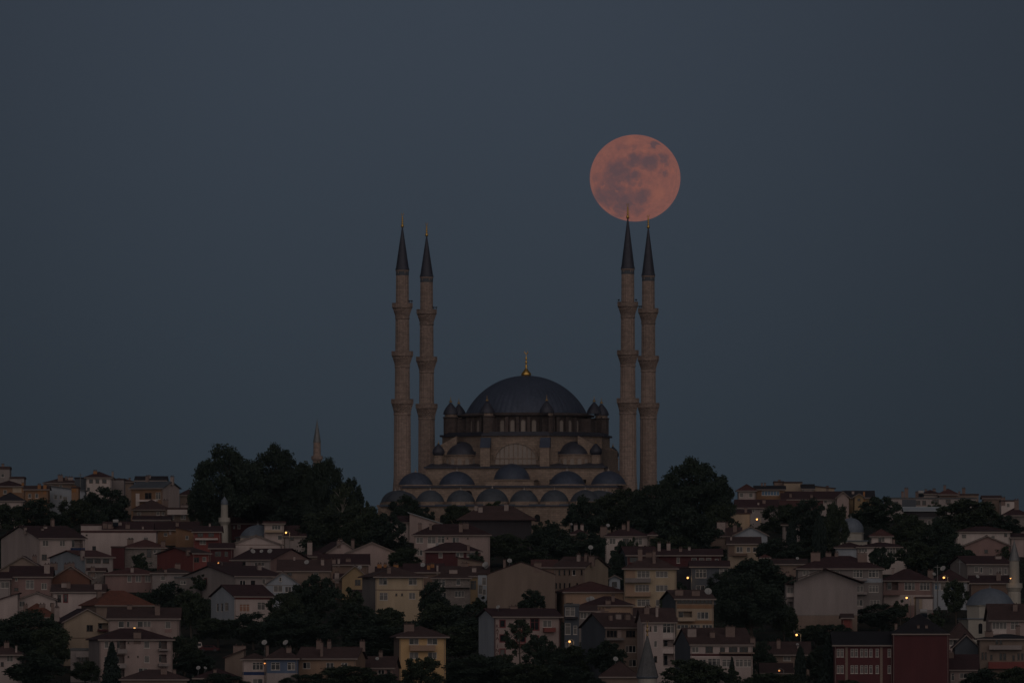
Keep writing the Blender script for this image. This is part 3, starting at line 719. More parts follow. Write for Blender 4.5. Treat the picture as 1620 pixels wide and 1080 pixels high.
def window(parent, T, a, b, c, d, st, dep=.16):
    w, h = b-a, d-c; t = .07
    fm = {'r': M_FRAMER, 'd': M_FRAMEB}.get(st, M_FRAME)
    mb = MB(); y0, y1 = dep-.12, dep-.03
    mb.box(a, a+t, y0, y1, c, d, T); mb.box(b-t, b, y0, y1, c, d, T); mb.box(a+t, b-t, y0, y1, c, c+t, T); mb.box(a+t, b-t, y0, y1, d-t, d, T)
    n = max(1, int(round(w/.85)))
    for k in range(1, n):
        u = a+w*k/n; mb.box(u-.045, u+.045, y0+.01, y1, c+t, d-t, T)
    if h > 1.5: mb.box(a+t, b-t, y0+.015, y1, c+h*.68, c+h*.68+.06, T)
    if st == 'r': mb.box(a-.14, b+.14, -.05, .03, d, d+.14, T); mb.box(a-.14, b+.14, -.05, .03, c-.14, c, T); mb.box(a-.14, a, -.05, .03, c, d, T); mb.box(b, b+.14, -.05, .03, c, d, T)
    else: mb.box(a-.08, b+.08, -.06, y0, c-.07, c, T)
    o = mb.build('window', fm, parent)
    pm = {'c': M_CURT, 'o': M_CURTO, 'b': M_BLUEG}.get(st, M_GLASS)
    MB().box(a+t, b-t, y1-.02, y1+.04, c+t, d-t, T).build('pane', pm, o)
    if st in ('w', 'r'):       # half drawn curtain behind one sash
        k = int((a*7+c*3)) % 3
        if k < 2 and w > .9:
            u0 = a+t if k == 0 else a+w*(n-1)/n+.05; u1 = a+w/n-.05 if k == 0 else b-t
            if u1-u0 > .2: MB().box(u0, u1, y1-.03, y1-.022, c+t, d-t, T).build('curtain', M_CURT, o)
    return o
def roof_geo(kind, w, d, h, rise, o, ov_b=None):
    """top faces of the roof as polygons in local coordinates; returns list of polygons and outline"""
    x0, x1, y0, y1 = -o, w+o, -o, d+o; zt = h+rise
    if kind == 'hip':
        if x1-x0 >= y1-y0: k = (y1-y0)/2; r0, r1 = (x0+k, (y0+y1)/2, zt), (x1-k, (y0+y1)/2, zt)
        else: k = (x1-x0)/2; r0, r1 = ((x0+x1)/2, y0+k, zt), ((x0+x1)/2, y1-k, zt)
        A, B, C, D = (x0, y0, h), (x1, y0, h), (x1, y1, h), (x0, y1, h)
        if x1-x0 >= y1-y0: return [[A, B, r1, r0], [B, C, r1], [C, D, r0, r1], [D, A, r0]]
        return [[A, B, r0], [B, C, r1, r0], [C, D, r1], [D, A, r0, r1]]
    if kind == 'gx':
        m = (y0+y1)/2; return [[(x0,y0,h),(x1,y0,h),(x1,m,zt),(x0,m,zt)], [(x1,y1,h),(x0,y1,h),(x0,m,zt),(x1,m,zt)]]
    if kind == 'gy':
        m = (x0+x1)/2; return [[(x0,y0,h),(m,y0,zt),(m,y1,zt),(x0,y1,h)], [(m,y0,zt),(x1,y0,h),(x1,y1,h),(m,y1,zt)]]
    if kind == 'shl': return [[(x0,y0,zt),(x1,y0,h),(x1,y1,h),(x0,y1,zt)]]
    if kind == 'shr': return [[(x0,y0,h),(x1,y0,zt),(x1,y1,zt),(x0,y1,h)]]
def thick(polys, t):
    mb = MB()
    from collections import Counter
    e = Counter()
    for p in polys:
        mb.poly(p); q = [(x, y, z-t) for x, y, z in reversed(p)]; mb.poly(q)
        for i in range(len(p)): e[frozenset((p[i], p[(i+1) % len(p)]))] += 1
    for k, c in e.items():
        if c == 1 and len(k) == 2:
            a, b = tuple(k); mb.poly([a, b, (b[0], b[1], b[2]-t), (a[0], a[1], a[2]-t)])
    return mb
def roof_z(kind, w, d, h, rise, o, x, y):
    fx = min(x+o, w+o-x); fy = min(y+o, d+o-y); W, D = w+2*o, d+2*o
    if kind == 'hip': return h+rise*max(0, min(1, min(fx, fy)/(min(W, D)/2)))
    if kind == 'gx': return h+rise*max(0, fy)/(D/2)
    if kind == 'gy': return h+rise*max(0, fx)/(W/2)
    if kind == 'shl': return h+rise*(1-(x+o)/W)
    if kind == 'shr': return h+rise*(x+o)/W
    return h
def house(nm, x0, x1, eave, base, roof, rise, wall, rmat, label, side=0, d=10., win=(), swin=(), ch=(), dish=(), balc=(), band=(), Y=None,
          trim=True, o=.5, swall=None, cat='house', name=None, grp='houses crowded on the hillside', nt_=None):
    Y = Y or Yof(base); s = Y/F; g = gz(Y)
    sw = abs(side)*s
    d = max(d, sw/.50); th = math.asin(sw/d) if sw else 0
    w = (x1-x0)*s/cos(th); h = Z(eave, Y)-g; rs = rise*s
    if side < 0 or side == 0: loc = (X(x0, Y), Y, g); rz = th
    else: loc = (X(x1, Y)-w*cos(th), Y+w*sin(th), g); rz = -th
    root = empty(name or 'house', loc, rz)
    tag(root, label, cat, grp)
    Tf = lambda u, dd, z: (u, dd, z)
    pu = lambda px: (px-x0)*s/cos(th); pz = lambda py: (base-py)*s if not nt_ else Z(py, Y)-g
    pz = lambda py: Z(py, Y)-g
    wm, rm = MW[wall], MR[rmat] if rmat in MR else MW[rmat]
    mb = MB(); holes = []; specs = []
    for q in win:
        cx, cy, ww, hh_ = q[:4]; st = q[4] if len(q) > 4 else 'w'
        a, b = max(.12, pu(cx-ww/2)), min(w-.12, pu(cx+ww/2)); c, e = pz(cy+hh_/2), pz(cy-hh_/2); e = min(e, h-.12)
        if b-a < .25 or e-c < .25 or e < .5: continue
        dep = 1.5 if st == 'B' else .16
        holes.append((a, b, c, e, dep)); specs.append((a, b, c, e, st))
    bot = -2.5
    facade(mb, w, bot, h, Tf, holes)
    # sides and back
    sL = []; sR = []; ss = []
    if side:
        for q in swin:
            cx, cy, ww, hh_ = q[:4]; st = q[4] if len(q) > 4 else 'w'
            u = ((x0-cx) if side < 0 else (cx-x1))*s/sin(th); wu = ww*s/sin(th)
            a, b, c, e = max(.1, u-wu/2), min(d-.1, u+wu/2), pz(cy+hh_/2), min(h-.1, pz(cy-hh_/2))
            if b-a < .2 or e-c < .2: continue
            (sL if side < 0 else sR).append((a, b, c, e, .16)); ss.append((a, b, c, e, st))
    TL = lambda u, dd, z: (dd, u, z); TR = lambda u, dd, z: (w-dd, u, z)
    sidewall = mb
    if swall: sidewall = MB()
    facade(sidewall if side <= 0 else mb, d, bot, h, TL, sL); facade(sidewall if side > 0 else mb, d, bot, h, TR, sR)
    mb.poly([(0,d,bot),(w,d,bot),(w,d,h),(0,d,h)])
    if roof == 'gx': 
        hg = rs*(d/2)/(d/2+o)
        for xx, mm in ((0, sidewall if side <= 0 else mb), (w, sidewall if side > 0 else mb)): mm.poly([(xx,0,h),(xx,d,h),(xx,d/2,h+rs-.2)])
    if roof == 'gy':
        for yy in (0, d): mb.poly([(0,yy,h),(w,yy,h),(w/2,yy,h+rs-.2)])
    if roof in ('shl', 'shr'):
        xx = 0 if roof == 'shl' else w; xo = w-xx
        for yy in (0, d): mb.poly([(xo,yy,h),(xx,yy,h),(xx,yy,h+rs-.2)])
        mb.poly([(xx,0,h),(xx,d,h),(xx,d,h+rs-.2),(xx,0,h+rs-.2)])
    if roof == 'flat': mb.poly([(0,0,h-.3),(w,0,h-.3),(w,d,h-.3),(0,d,h-.3)])
    wo_ = mb.build('wall', wm, root)
    if swall: sidewall.build('side_wall', MW[swall], root)  # some side colours carry painted-in light: cool left walls, a brightened gable
    # roof
    if roof == 'flat':
        m = MB(); m.box(-.15, w+.15, -.15, d+.15, h, h+.22); m.box(-.1, w+.1, -.1, .2, h+.22, h+.22+rs); m.box(-.1, w+.1, d-.2, d+.1, h+.22, h+.22+rs)
        m.box(-.1, .2, .2, d-.2, h+.22, h+.22+rs); m.box(w-.2, w+.1, .2, d-.2, h+.22, h+.22+rs)
        ro = m.build('roof', rm, root)
    else:
        ro = thick(roof_geo(roof, w, d, h, rs, o), .16).build('roof', rm, root)
        ro.location = (0, 0, .06)
        if roof in ('hip', 'gx', 'gy'):    # ridge and hip tiles
            pr = roof_geo(roof, w, d, h, rs, o); m = MB(); seen = {}
            for p in pr:
                for i in range(len(p)):
                    k = frozenset((p[i], p[(i+1) % len(p)])); seen[k] = seen.get(k, 0)+1
            for k, c in seen.items():
                if c == 2 and len(k) == 2:
                    a, b = tuple(k); m.tube(a, b, .13, .13, 6)
            m.build('ridge_tiles', rm, ro)
    if trim and roof in ('hip', 'gx'):
        MB().box(-o, w+o, -o-.07, -o-.01, h-.22, h+.05).build('gutter', M_TRIM, root)
        for xx in (.15, w-.25):
            if h > 3.5: MB().tube((xx, -.10, .2), (xx, -.10, h-.2), .05).build('drain_pipe', M_TRIM, root)
    elif trim and roof == 'gy':
        m = MB(); zt = h+rs*1.0
        for sx, a, b in ((1, (-o, h), (w/2, zt)), (1, (w/2, zt), (w+o, h))):
            m.slab([(a[0], a[1]-.22), (b[0], b[1]-.22), (b[0], b[1]+.0), (a[0], a[1]+.0)], Tf, -o-.05, -o-.01)
        m.build('bargeboard', M_TRIM, root)
    for a, b, c, e, st in specs:
        if st == 'B':
            W_ = MB(); W_.box(a+(b-a)*.12, a+(b-a)*.5, 1.38, 1.46, c+.05, c+(e-c)*.92); dd_ = W_.build('balcony_door', M_FRAME, root)
            MB().box(a+(b-a)*.16, a+(b-a)*.46, 1.34, 1.375, c+.25, c+(e-c)*.86).build('pane', M_GLASS, dd_)
            m = MB(); m.box(a, b, -.04, .02, c+.95, c+1.0)
            n = max(3, int((b-a)/.22))
            for k in range(n+1): u = a+.02+(b-a-.04)*k/n; m.box(u-.015, u+.015, -.03, .01, c, c+.95)
            m.build('railing', M_RAIL, root)
        else: window(root, Tf, a, b, c, e, st)
    for a, b, c, e, st in ss: window(root, TL if side < 0 else TR, a, b, c, e, st)
    for i, (px, top, ww, hh_, *mt) in enumerate(ch):
        u = pu(px); a = ww*s/2; zt = pz(top); mt = mt[0] if mt else 'c'
        cm = {'c': M_CHIM, 'w': M_CHIMW, 'o': M_CHIMO}[mt]
        u = max(-.4, min(w+.4, u))
        # stands on the roof slope where its foot row meets the roof
        zf = pz(top+hh_); y = d/2
        for k in range(21):
            yy = .3+(d/2-.3)*k/20
            if roof_z(roof, w, d, h, rs, o, u, yy) >= zf: y = yy; break
        m = MB(); m.box(u-a, u+a, y-.35, y+.35, min(zf, roof_z(roof, w, d, h, rs, o, u, y))-.9, zt-.15); co = m.build('chimney', cm, ro)
        co.location = (0, 0, -.06)
        m = MB(); m.box(u-a-.09, u+a+.09, y-.44, y+.44, zt-.15, zt-.03)
        if a > .35:
            for q in (-.5, .5): m.lathe([(.13, 0), (.1, .3), (.001, .32)], 8, u+q*a, y, z0=zt-.03)
        m.build('chimney_cap', M_CHIMD, co) if False else m.build('chimney_cap', M_CHIMD, ro)
        ro.children[-1].location = (0, 0, -.06)
    for q in balc:
        cx, top, ww, hh_, wc = q; a, b = pu(cx-ww/2), pu(cx+ww/2); c, e = pz(top+hh_), pz(top)
        m = MB(); m.box(a, b, -1.15, -.001, c, c+.14); m.box(a, b, -1.15, -1.05, c+.14, e); m.box(a, a+.1, -1.05, -.001, c+.14, e); m.box(b-.1, b, -1.05, -.001, c+.14, e)
        m.build('balcony', MW[wc] if wc in MW else M_RAIL, root)
    for q in band:
        xa, xb, ya, yb, wc = q
        MB().box(max(-.04, pu(xa)), min(w+.04, pu(xb)), -.035, -.001, pz(yb), pz(ya)).build('painted_band', MW[wc], root)
    if dish:
        M4 = Matrix.Translation(loc) @ Matrix.Rotation(rz, 4, 'Z')
        place = ['leftmost', 'middle', 'rightmost'] if len(dish) == 3 else ['left', 'right']
        for i, (px, row, r) in enumerate(sorted(dish)):
            u = max(0.3, min(w-.3, pu(px))); y = d*.3; zr = roof_z(roof, w, d, h, rs, o, u, y)+.05
            p = M4 @ Vector((u, y, zr)); zz = Z(row, p.y)
            nd = DISHON.get(nm, nm)
            if len(dish) == 1: lb = 'white satellite dish standing on the '+nd
            else: lb = '%s of %s satellite dishes on the %s' % (place[min(i, len(place)-1)], 'three' if len(dish) == 3 else 'two', nd)
            sat_dish(p, min(3.2, max(zz-p.z, .35)), r*s, lb, -.5+.3*((i*7+int(px)) % 4))
    HOUSE[nm] = root
    root['_w'] = 0; del root['_w']
    return root, (w, d, h, rs, s, pu, pz)
DISHM = {}
def sat_dish(p, hgt, r, label, yaw):
    """dish on a mast standing at p, its centre hgt above; faces the viewer's side"""
    root = empty('satellite_dish', p, yaw); tag(root, label, 'satellite dish', 'satellite dishes on the roofs')
    m = MB(); m.tube((0, 0, -.25), (0, 0, hgt), .035); m.tube((-.3, .1, -.1), (0, 0, hgt*.6), .02); m.build('mast', M_STEEL, root)
    m = MB(); el = R(38); n = 16
    ax = Vector((0, -cos(el), sin(el))); up = Vector((0, sin(el), cos(el))); rt = Vector((1, 0, 0)); c = Vector((0, -.08, hgt))
    for j, (q, dz) in enumerate(((0.02, .0), (.5, .05), (.85, .16), (1, .24))):
        for i in range(n):
            a = 2*pi*i/n; m.v.append(tuple(c+ax*(dz*r)+rt*(q*r*cos(a))+up*(q*r*1.08*sin(a))))
    for j in range(3):
        for i in range(n): m.f.append((j*n+i, j*n+(i+1) % n, (j+1)*n+(i+1) % n, (j+1)*n+i))
    m.f.append(tuple(range(n-1, -1, -1)))
    m.build('reflector', M_DISH, root)
    m = MB(); f = c+ax*(r*.85)-up*(r*.1); m.tube(tuple(c-up*(r*.95)+ax*(.2*r)), tuple(f), .02); m.box(f.x-.06, f.x+.06, f.y-.06, f.y+.06, f.z-.06, f.z+.06)
    m.build('feed_arm', M_STEEL, root)
    return root
# ------------------------------------------------------------ the town: houses from the skyline down to the foot of the hill
H = house
DISHON = {'three dish roof': 'dark roof with the pink gable end', 'brown stacked house': 'broad brown roof above the dark trees', 'yellow gable cottage': 'small mustard yellow gable',
 'dark red hip house': 'dark red hipped house', 'dark roofs house': 'dim maroon roof beside the large yellow house', 'brown roof house': 'brown roof by the huge beige gable',
 'tall beige gable house': 'left slope of the huge beige gable', 'brown tenement': 'tenement with narrow window slots', 'lower red roof': 'maroon roof in the crowded centre',
 'orange band block': 'block with orange balcony bands', 'bottom hip cottage': 'small brown roof beside the near spire', 'clinic house': 'pink house with vertical red lettering',
 'bottom blue house': 'blue fronted house', 'white bay house': 'white house with deep blue band', 'dish yard house': 'low dark roof at the bottom edge', 'pink stub row': 'small pinkish house left of the golden house',
 'white tree house': 'white house among the upper trees', 'hidden white chimneys': 'roof with two bright white chimneys', 'ridge house': 'low brown roof above the big blank gable',
 'wire roof house': 'bluish house behind the bright lamp', 'dark lower roof': 'dim maroon roof behind the right dome', 'dim roof house': 'dim brown roof below the blank gable'}
# --- skyline, left
H('terrace block', -14, 15, 742, 816, 'flat', 3, 'palegrey', 'brown', 'pale grey block at the far left skyline with a flat top and chimney', win=[(4,752,5,6),(4,772,5,6)], ch=[(3,732,4,9)], Y=2745)
H('terrace annex', 15.5, 38, 757, 817, 'flat', 2, 'palegrey', 'brown', 'low pale annex with a small canopy right of the leftmost skyline block', win=[(31,768,6,6)], Y=2735)
H('orange terrace house', -12, 38, 769, 822, 'hip', 9, 'orange', 'maroon', 'orange house at the left edge with a broad pale panel on its wall', band=[(20,35,768.5,779,'cream')], ch=[(36,763,4,10,'o')], win=[(8,778,6,6)])
H('orange row house', 39, 76, 774, 826, 'gx', 6, 'orange', 'brown', 'orange row house with two stubby orange chimneys near the left skyline', ch=[(62,766,5,9,'o'),(71,766,5,10,'o')], win=[(47,784,5,7),(58,784,5,7)])
H('dark roofed house', -6, 36, 792, 834, 'hip', 13, 'offwhite', 'dark', 'house with a wide near black roof at the left edge above dark trees', win=[(6,800,5,5)], band=[])
H('brown skyline house', 70, 128, 764, 818, 'hip', 9, 'palebrown', 'brown', 'brown hipped house on the left skyline with a square chimney', ch=[(95,751,8,10),(104,753,4,6),(111,754,8,5,'w')], win=[(80,769,5,4),(96,769,5,4)], Y=2740)
H('slate walled house', 118, 136, 757, 819, 'flat', 1, 'slate', 'dark', 'narrow blue grey house left of the pavilion roofed house on the skyline', Y=2726)
H('pavilion roofed house', 136, 176, 755, 815, 'hip', 9, 'white', 'maroon', 'white house with a red pavilion roof, highest of the left skyline', ch=[(177,745,3,9,'w'),(150,744,6,5,'o')], win=[(144,761,6,6,'d'),(154,761,6,6,'d'),(165,761,7,6,'d'),(140,774,5,7)], Y=2720)
H('flat grey house', 177, 196, 759, 816, 'flat', 1, 'palegrey', 'brown', 'small flat roofed grey house right of the red pavilion roof', Y=2732)
H('slope roofed house', 74, 134, 776, 826, 'shl', 9, 'bluegrey', 'grey', 'blue grey house with a single long roof slope behind the dark trees', win=[(88,786,5,7),(103,789,7,7),(96,786,4,6)], Y=2668)
H('narrow orange house', 113, 124, 772, 829, 'flat', 1.5, 'orange', 'brown', 'narrow orange house squeezed against the blue grey sloping house', ch=[(117,767,7,6,'o')], Y=2650)
H('gabled terrace house', 206, 257, 772, 828, 'gx', 11, 'orange', 'slate', 'orange house with pale gable end, white pilaster and big dark window', side=25, swall='offwhite',
  win=[(234,784,11,10,'d'),(250,784,8,11,'c')], band=[(214,220,780,800,'white')], balc=[(235,790,30,3,'white')], ch=[(219,752,5,5),(271,753,5,6,'w')], Y=2672)
H('upper dormer storey', 215, 262, 760, 818, 'gx', 7, 'palegrey', 'dark', 'dark roofed attic storey rising behind the orange house with pale gable', win=[(228,765,8,6,'d'),(240,765,8,6,'d'),(252,765,6,6,'d')], Y=2712, ch=[(236,751,4,5,'w')])
H('far low house', 182, 210, 762, 815, 'hip', 5, 'palebrown', 'brown', 'low brown house half hidden between grey flat house and dark attic roof', Y=2752, ch=[(188,756,3,4),(204,755,3,4)])
H('skyline cottage', 284, 312, 783, 830, 'hip', 9, 'palebrown', 'maroon', 'small red roofed cottage beside the left edge of the great trees', Y=2685, ch=[(281,772,3,12,'w')])
H('broad hipped house', 211, 268, 806, 842, 'hip', 16, 'palebrown', 'brown', 'brown walled house with broad hipped roof below the orange gabled house', side=-2, win=[(220,813,6,6),(250,812,5,6,'c'),(258,812,4,6,'c')], ch=[(262,790,8,6)])
H('terrace balcony house', 262, 312, 806, 846, 'flat', 2, 'palebrown', 'brown', 'house with a long white terrace parapet left of the great trees', balc=[(288,806,46,8,'white')], win=[(272,818,7,7),(290,818,8,7)], ch=[(291,797,12,5,'w')])
H('row cottage', 212, 268, 822, 851, 'gx', 6, 'palegrey', 'maroon', 'low pale cottage behind the maroon roofs with small white windows', win=[(216,826,6,5),(226,826,7,5,'c'),(240,827,6,5,'c'),(254,827,6,5)])
H('long maroon roof', 242, 312, 838, 862, 'gx', 13, 'orange', 'maroon', 'orange walled house under a wide maroon roof left of the white minaret', ch=[(269,836,4,4,'w'),(280,826,5,6)], win=[(262,845,6,5),(285,845,6,5)])
H('behind chimneys house', 164, 240, 838, 866, 'gx', 13, 'offwhite', 'maroon', 'maroon roofed house with a cluster of chimneys above the long white wall', ch=[(166,827,7,8),(175,828,9,8),(188,825,8,5,'w'),(202,829,7,7),(226,832,3,7,'w')])
H('orange lean house', 278, 312, 842, 872, 'shl', 9, 'orange', 'maroon', 'orange walled lean-to house below the wide maroon roof', win=[(296,850,5,6)], Y=2510)
# --- second tier, left
H('white gable house', 62, 133, 851, 906, 'gx', 20, 'offwhite', 'maroon', 'big off white house with plain gable end at left and balcony at right', side=-66, d=14,
  win=[(72,859,9,9,'c'),(98,859,8,9,'c'),(121,859,17,14,'B'),(70,881,8,9,'d'),(98,880,8,9)], ch=[(112,820,5,11),(95,831,5,4,'w'),(86,835,4,3,'w'),(50,833,4,5,'w')], balc=[(120,866,19,5,'deepblue')])
H('long white house', 128, 247, 842, 896, 'flat', 1.5, 'offwhite', 'red', 'long blank off white house under a thin red coping with one small window', win=[(149,867,6,7,'d'),(207,853,9,6),(231,852,8,5),(137,846,3,2,'d')], Y=2462)
H('white parapet house', 128, 166, 831, 872, 'flat', 1, 'offwhite', 'brown', 'white parapet wall rising behind the left end of the long white house', Y=2520)
H('grey brick house', 196, 262, 866, 898, 'hip', 13, 'greybrick', 'red', 'grey brick house with red hipped roof and pale front with dark doorway', win=[(236,875,8,13,'d'),(252,872,8,6),(245,872,4,6)], band=[(228,262,868,880,'palegrey')] if False else [], ch=[(258,856,7,10),(205,852,10,5)])
H('dark brick lean-to', 176, 197, 866, 899, 'flat', 1, 'maroon', 'brown', 'dark brick lean-to at the left end of the grey brick house')
H('red gable house', 305, 331, 875, 910, 'gx', 10, 'redwall', 'brown', 'brick red house with a wide blank gable end facing left', side=-60, d=13, win=[(311,885,8,8,'d'),(323,884,6,7)], ch=[(283,869,6,4)])
H('grey gable house', 135, 178, 881, 920, 'gx', 11, 'palegrey', 'red', 'grey house with a dark strip of windows and a big pale gable end', side=-61, d=13, win=[(142,887,11,7,'d'),(154,887,10,7,'d'),(167,887,10,7,'d'),(160,901,18,7,'d')], ch=[(122,870,6,10,'w')], swall='bluegrey')
H('beige gable house', 0, 72, 902, 934, 'gy', 23, 'beige', 'maroon', 'beige house with a broad low gable at the left edge', ch=[(52,878,7,8)], d=18)
H('little roof house', 139, 165, 903, 932, 'gx', 5, 'greybrick', 'red', 'little grey brick house with a red roof behind the pink house', ch=[(147,897,7,9)], win=[(150,910,4,7)])
H('pink hip house', 166, 249, 908, 936, 'hip', 10, 'terrapink', 'red', 'low pink house with three pale framed windows and hipped red roof', win=[(205,915,7,10,'c'),(219,915,9,10,'c'),(234,915,9,10,'c')], ch=[(209,897,5,8,'w')])
H('low wall house', 240, 305, 906, 938, 'hip', 8, 'palegrey', 'brown', 'low grey house behind the shrubs between pink house and grey gable', win=[(258,914,7,7),(285,914,8,7,'c')], ch=[(280,891,9,7),(262,900,4,5)])
H('maroon wall house', 17, 81, 912, 955, 'gx', 17, 'terrapink', 'maroon', 'dusky pink house with a large white framed window under a dark roof', win=[(26,916,4,5),(47.5,924,13,14,'c'),(70,927,9,10,'c'),(26,932,7,5,'d')], ch=[(74,892,9,14,'w'),(120,890,12,4)], side=0)
H('left edge house', -12, 16, 915, 956, 'gx', 10, 'palegrey', 'maroon', 'grey house cut by the left edge with one pale window', win=[(8,925,13,10,'c')])
H('rust gable house', 82, 142, 916, 952, 'gy', 22, 'rustwall', 'rust', 'rust orange house with wide bare gable left of the pink house', ch=[(104,891,8,5),(113,890,10,5)])
H('white step house', 83, 165, 936, 977, 'gx', 12, 'offwhite', 'brown', 'white house with two narrow windows at left and stepped white parapet', win=[(94,946,6,12,'d'),(104,946,6,12,'r')], ch=[(155,922,12,10,'w'),(101,921,9,8,'w'),(108,921,6,9)])
H('white low house', 29, 88, 948, 990, 'gy', 12, 'offwhite', 'maroon', 'low white gabled house with one window below the dusky pink house', win=[(35,955,9,9),(82,956,5,6,'d')])
H('left corner house', -20, 28, 954, 992, 'shr', 17, 'offwhite', 'maroon', 'white house at the left edge with a roof rising to the right')
H('tile red roof house', 26, 88, 976, 1006, 'hip', 22, 'brown', 'rust', 'house showing only its rust red hipped roof above the big dark trees', ch=[(40,956,7,12),(66,955,10,5),(82,953,5,7)])
H('rust hip house', 152, 240, 957, 1000, 'hip', 23, 'palebrown', 'rust', 'pale brown house under a bright rust roof with a small gabled wing', win=[(148,961,8,7),(178,965,8,7)], ch=[(168,934,7,9)], side=-26)
H('cream gable house', 101, 175, 984, 1052, 'gy', 22, 'cream', 'maroon', 'tall cream house with a sharp gable, small attic window and dark balcony', side=-22, win=[(135,971,5,7,'d'),(142,993,10,10,'d'),(163,990,16,11,'B')], band=[(101,150,1008,1009,'brown')], ch=[(94,960,8,18,'w')], d=18, balc=[(163,995,18,3,'maroon')])
H('pink row house', 172, 283, 978, 1060, 'gx', 17, 'palepink', 'brown', 'pinkish house with a strip of balcony windows behind the white apartment house', win=[(192,987,9,10),(203,987,5,10),(222,987,9,10),(233,987,12,10,'c'),(266,988,9,11,'c')], ch=[(204,957,8,6),(249,957,8,15)], band=[(261,272,993,1000,'terrapink')], balc=[(220,991,38,7,'palepink')])
H('white apartment house', 158, 272, 1011, 1085, 'hip', 17, 'palepink', 'maroon', 'whitish three storey house with dark balconies under a low maroon roof', side=-21, d=11, swall='palegrey',
  win=[(169,1019,7,11),(192,1019,14,14,'B'),(232,1019,9,11,'c'),(257,1019,13,14,'B'),(203,1016,2.5,3,'d'),(219,1016,2.5,3,'d'),(191,1042,12,13,'B'),(232,1042,8,11,'c'),(257,1041,12,13,'B'),(203,1038,2.5,3,'d'),(218,1038,2.5,3,'d'),(226,1060,14,8),(168,1043,6,10),(191,1064,12,12,'B')],
  ch=[(217,999,12,12)], balc=[(192,1026,15,7,'palegrey'),(257,1026,16,2.5,'palegrey'),(191,1049,14,7,'palegrey'),(257,1049,16,4,'palegrey')])
H('grey annex', 112, 150, 1028, 1078, 'flat', 2, 'palegrey', 'grey', 'low grey annex with a terrace left of the white apartment house', win=[(131,1042,11,8,'d'),(143,1042,6,8,'d')], balc=[(136,1030,30,9,'palegrey')])
H('corner cottage', -16, 31, 1035, 1086, 'hip', 15, 'offwhite', 'brown', 'small white house at the bottom left corner with two chimneys', win=[(16,1041,10,10,'c'),(4,1050,5,7,'d')], ch=[(10,1015,8,9),(26,1020,3,14,'w')], o=.9)
H('bottom roof house', 192, 296, 1074, 1094, 'hip', 15, 'palebrown', 'brown', 'red brown hipped roof at the bottom edge below the white apartment house', ch=[(259,1056,10,10),(275,1058,5,6)], win=[])
# --- centre left
H('small mosque lean-to', 362, 418, 828, 853, 'gx', 10, 'maroon', 'red', 'dark red house behind the small mosque and its white minaret', win=[(378,833,5,6,'c'),(370,834,4,5,'d')], ch=[(394,814,4,6)])
H('white corner house', 418, 449, 828, 872, 'gx', 3, 'offwhite', 'red', 'small white house with strip window right of the pale mosque dome', win=[(437,834,14,7,'w'),(443,850,7,7)], band=[(419,449,838,858,'cream')] if False else [], balc=[(434,838,30,4,'cream')])
H('lamp roof house', 450, 482, 848, 872, 'gx', 17, 'palegrey', 'maroon', 'house under a plain maroon roof beside the bright yellow lamp', win=[(461,852,8,5,'d')], ch=[(483,824,4,8,'w')])
H('band balcony house', 306, 349, 841, 874, 'gx', 9, 'redwall', 'maroon', 'brick red house with a white balcony band left of the white minaret', win=[(317,846,9,6,'d'),(334,846,9,6,'d'),(321,857,10,8,'c')], balc=[(327,851,36,3,'white')], ch=[(331,827,3,5,'w')])
H('pale shed house', 366, 444, 861, 892, 'gy', 15, 'offwhite', 'brown', 'pale house with a wide shallow brown gable below the small mosque', band=[(366,444,861.2,862,'brown')], ch=[(397,866,4,5,'w')], d=12)
H('brick terrace', 332, 368, 867, 896, 'gx', 8, 'maroon', 'maroon', 'dark brick terrace house left of the pale shallow gable', win=[(345,876,10,8,'d'),(358,876,6,8,'d')])
H('three dish roof', 366, 428, 885, 912, 'gx', 18, 'palegrey', 'maroon', 'dark roofed house carrying three satellite dishes with pink gable at right', side=62, d=13, swall='terrapink', win=[(377,891,22,6,'d'),(410,892,16,6,'c')], ch=[(394,885,6,13,'w')], dish=[(379.5,879,4),(394,879,3),(407.5,879,4)])
H('long grey gable house', 372, 448, 911, 952, 'gx', 17, 'palegrey', 'maroon', 'grey house with a very wide gable and white eave board', side=-88, d=15, win=[(384,922,9,9),(400,922,7,9,'d'),(417,919,5,8,'c')], swin=[(323,918,4,9,'r')], ch=[(435,892,6,9,'w')])
H('low tin house', 276, 312, 914, 944, 'flat', 1, 'grey', 'grey', 'low grey flat hut left of the wide grey gable', win=[(290,921,9,6)])
H('brown stacked house', 440, 522, 903, 936, 'gx', 18, 'palebrown', 'brown', 'brown house with a broad roof and one satellite dish above the dark trees', win=[(458,908,8,5,'d'),(500,908,8,5,'c')], ch=[(510,884,5,9,'w'),(465,879,3,6,'w')], dish=[(485,894,4)], o=.4)
H('blue gable house', 421, 474, 924, 962, 'gy', 20, 'bluegrey', 'maroon', 'blue grey gabled house with one small attic window', win=[(446,916,1,1),(440,931,14,10,'c'),(456,932,10,9)], band=[(421,474,925,926,'grey')])
H('upper brown house', 505, 582, 893, 920, 'gx', 17, 'brown', 'maroon', 'long brown house with a maroon roof below the two pink gables', win=[(520,898,6,5,'c')], ch=[(527,884,9,10),(536,883,4,8,'w'),(551,883,8,5)])
H('yellow gable cottage', 541, 582, 914, 948, 'gy', 20, 'mustard', 'maroon', 'small mustard yellow gable with a satellite dish on it', dish=[(569,904,4)], win=[(566,921,9,9,'d')])
H('pale porch house', 530, 562, 916, 947, 'gx', 9, 'brown', 'maroon', 'maroon roofed low house left of the mustard yellow gable', ch=[(533,905,7,11,'w'),(548,929,4,10,'w')])
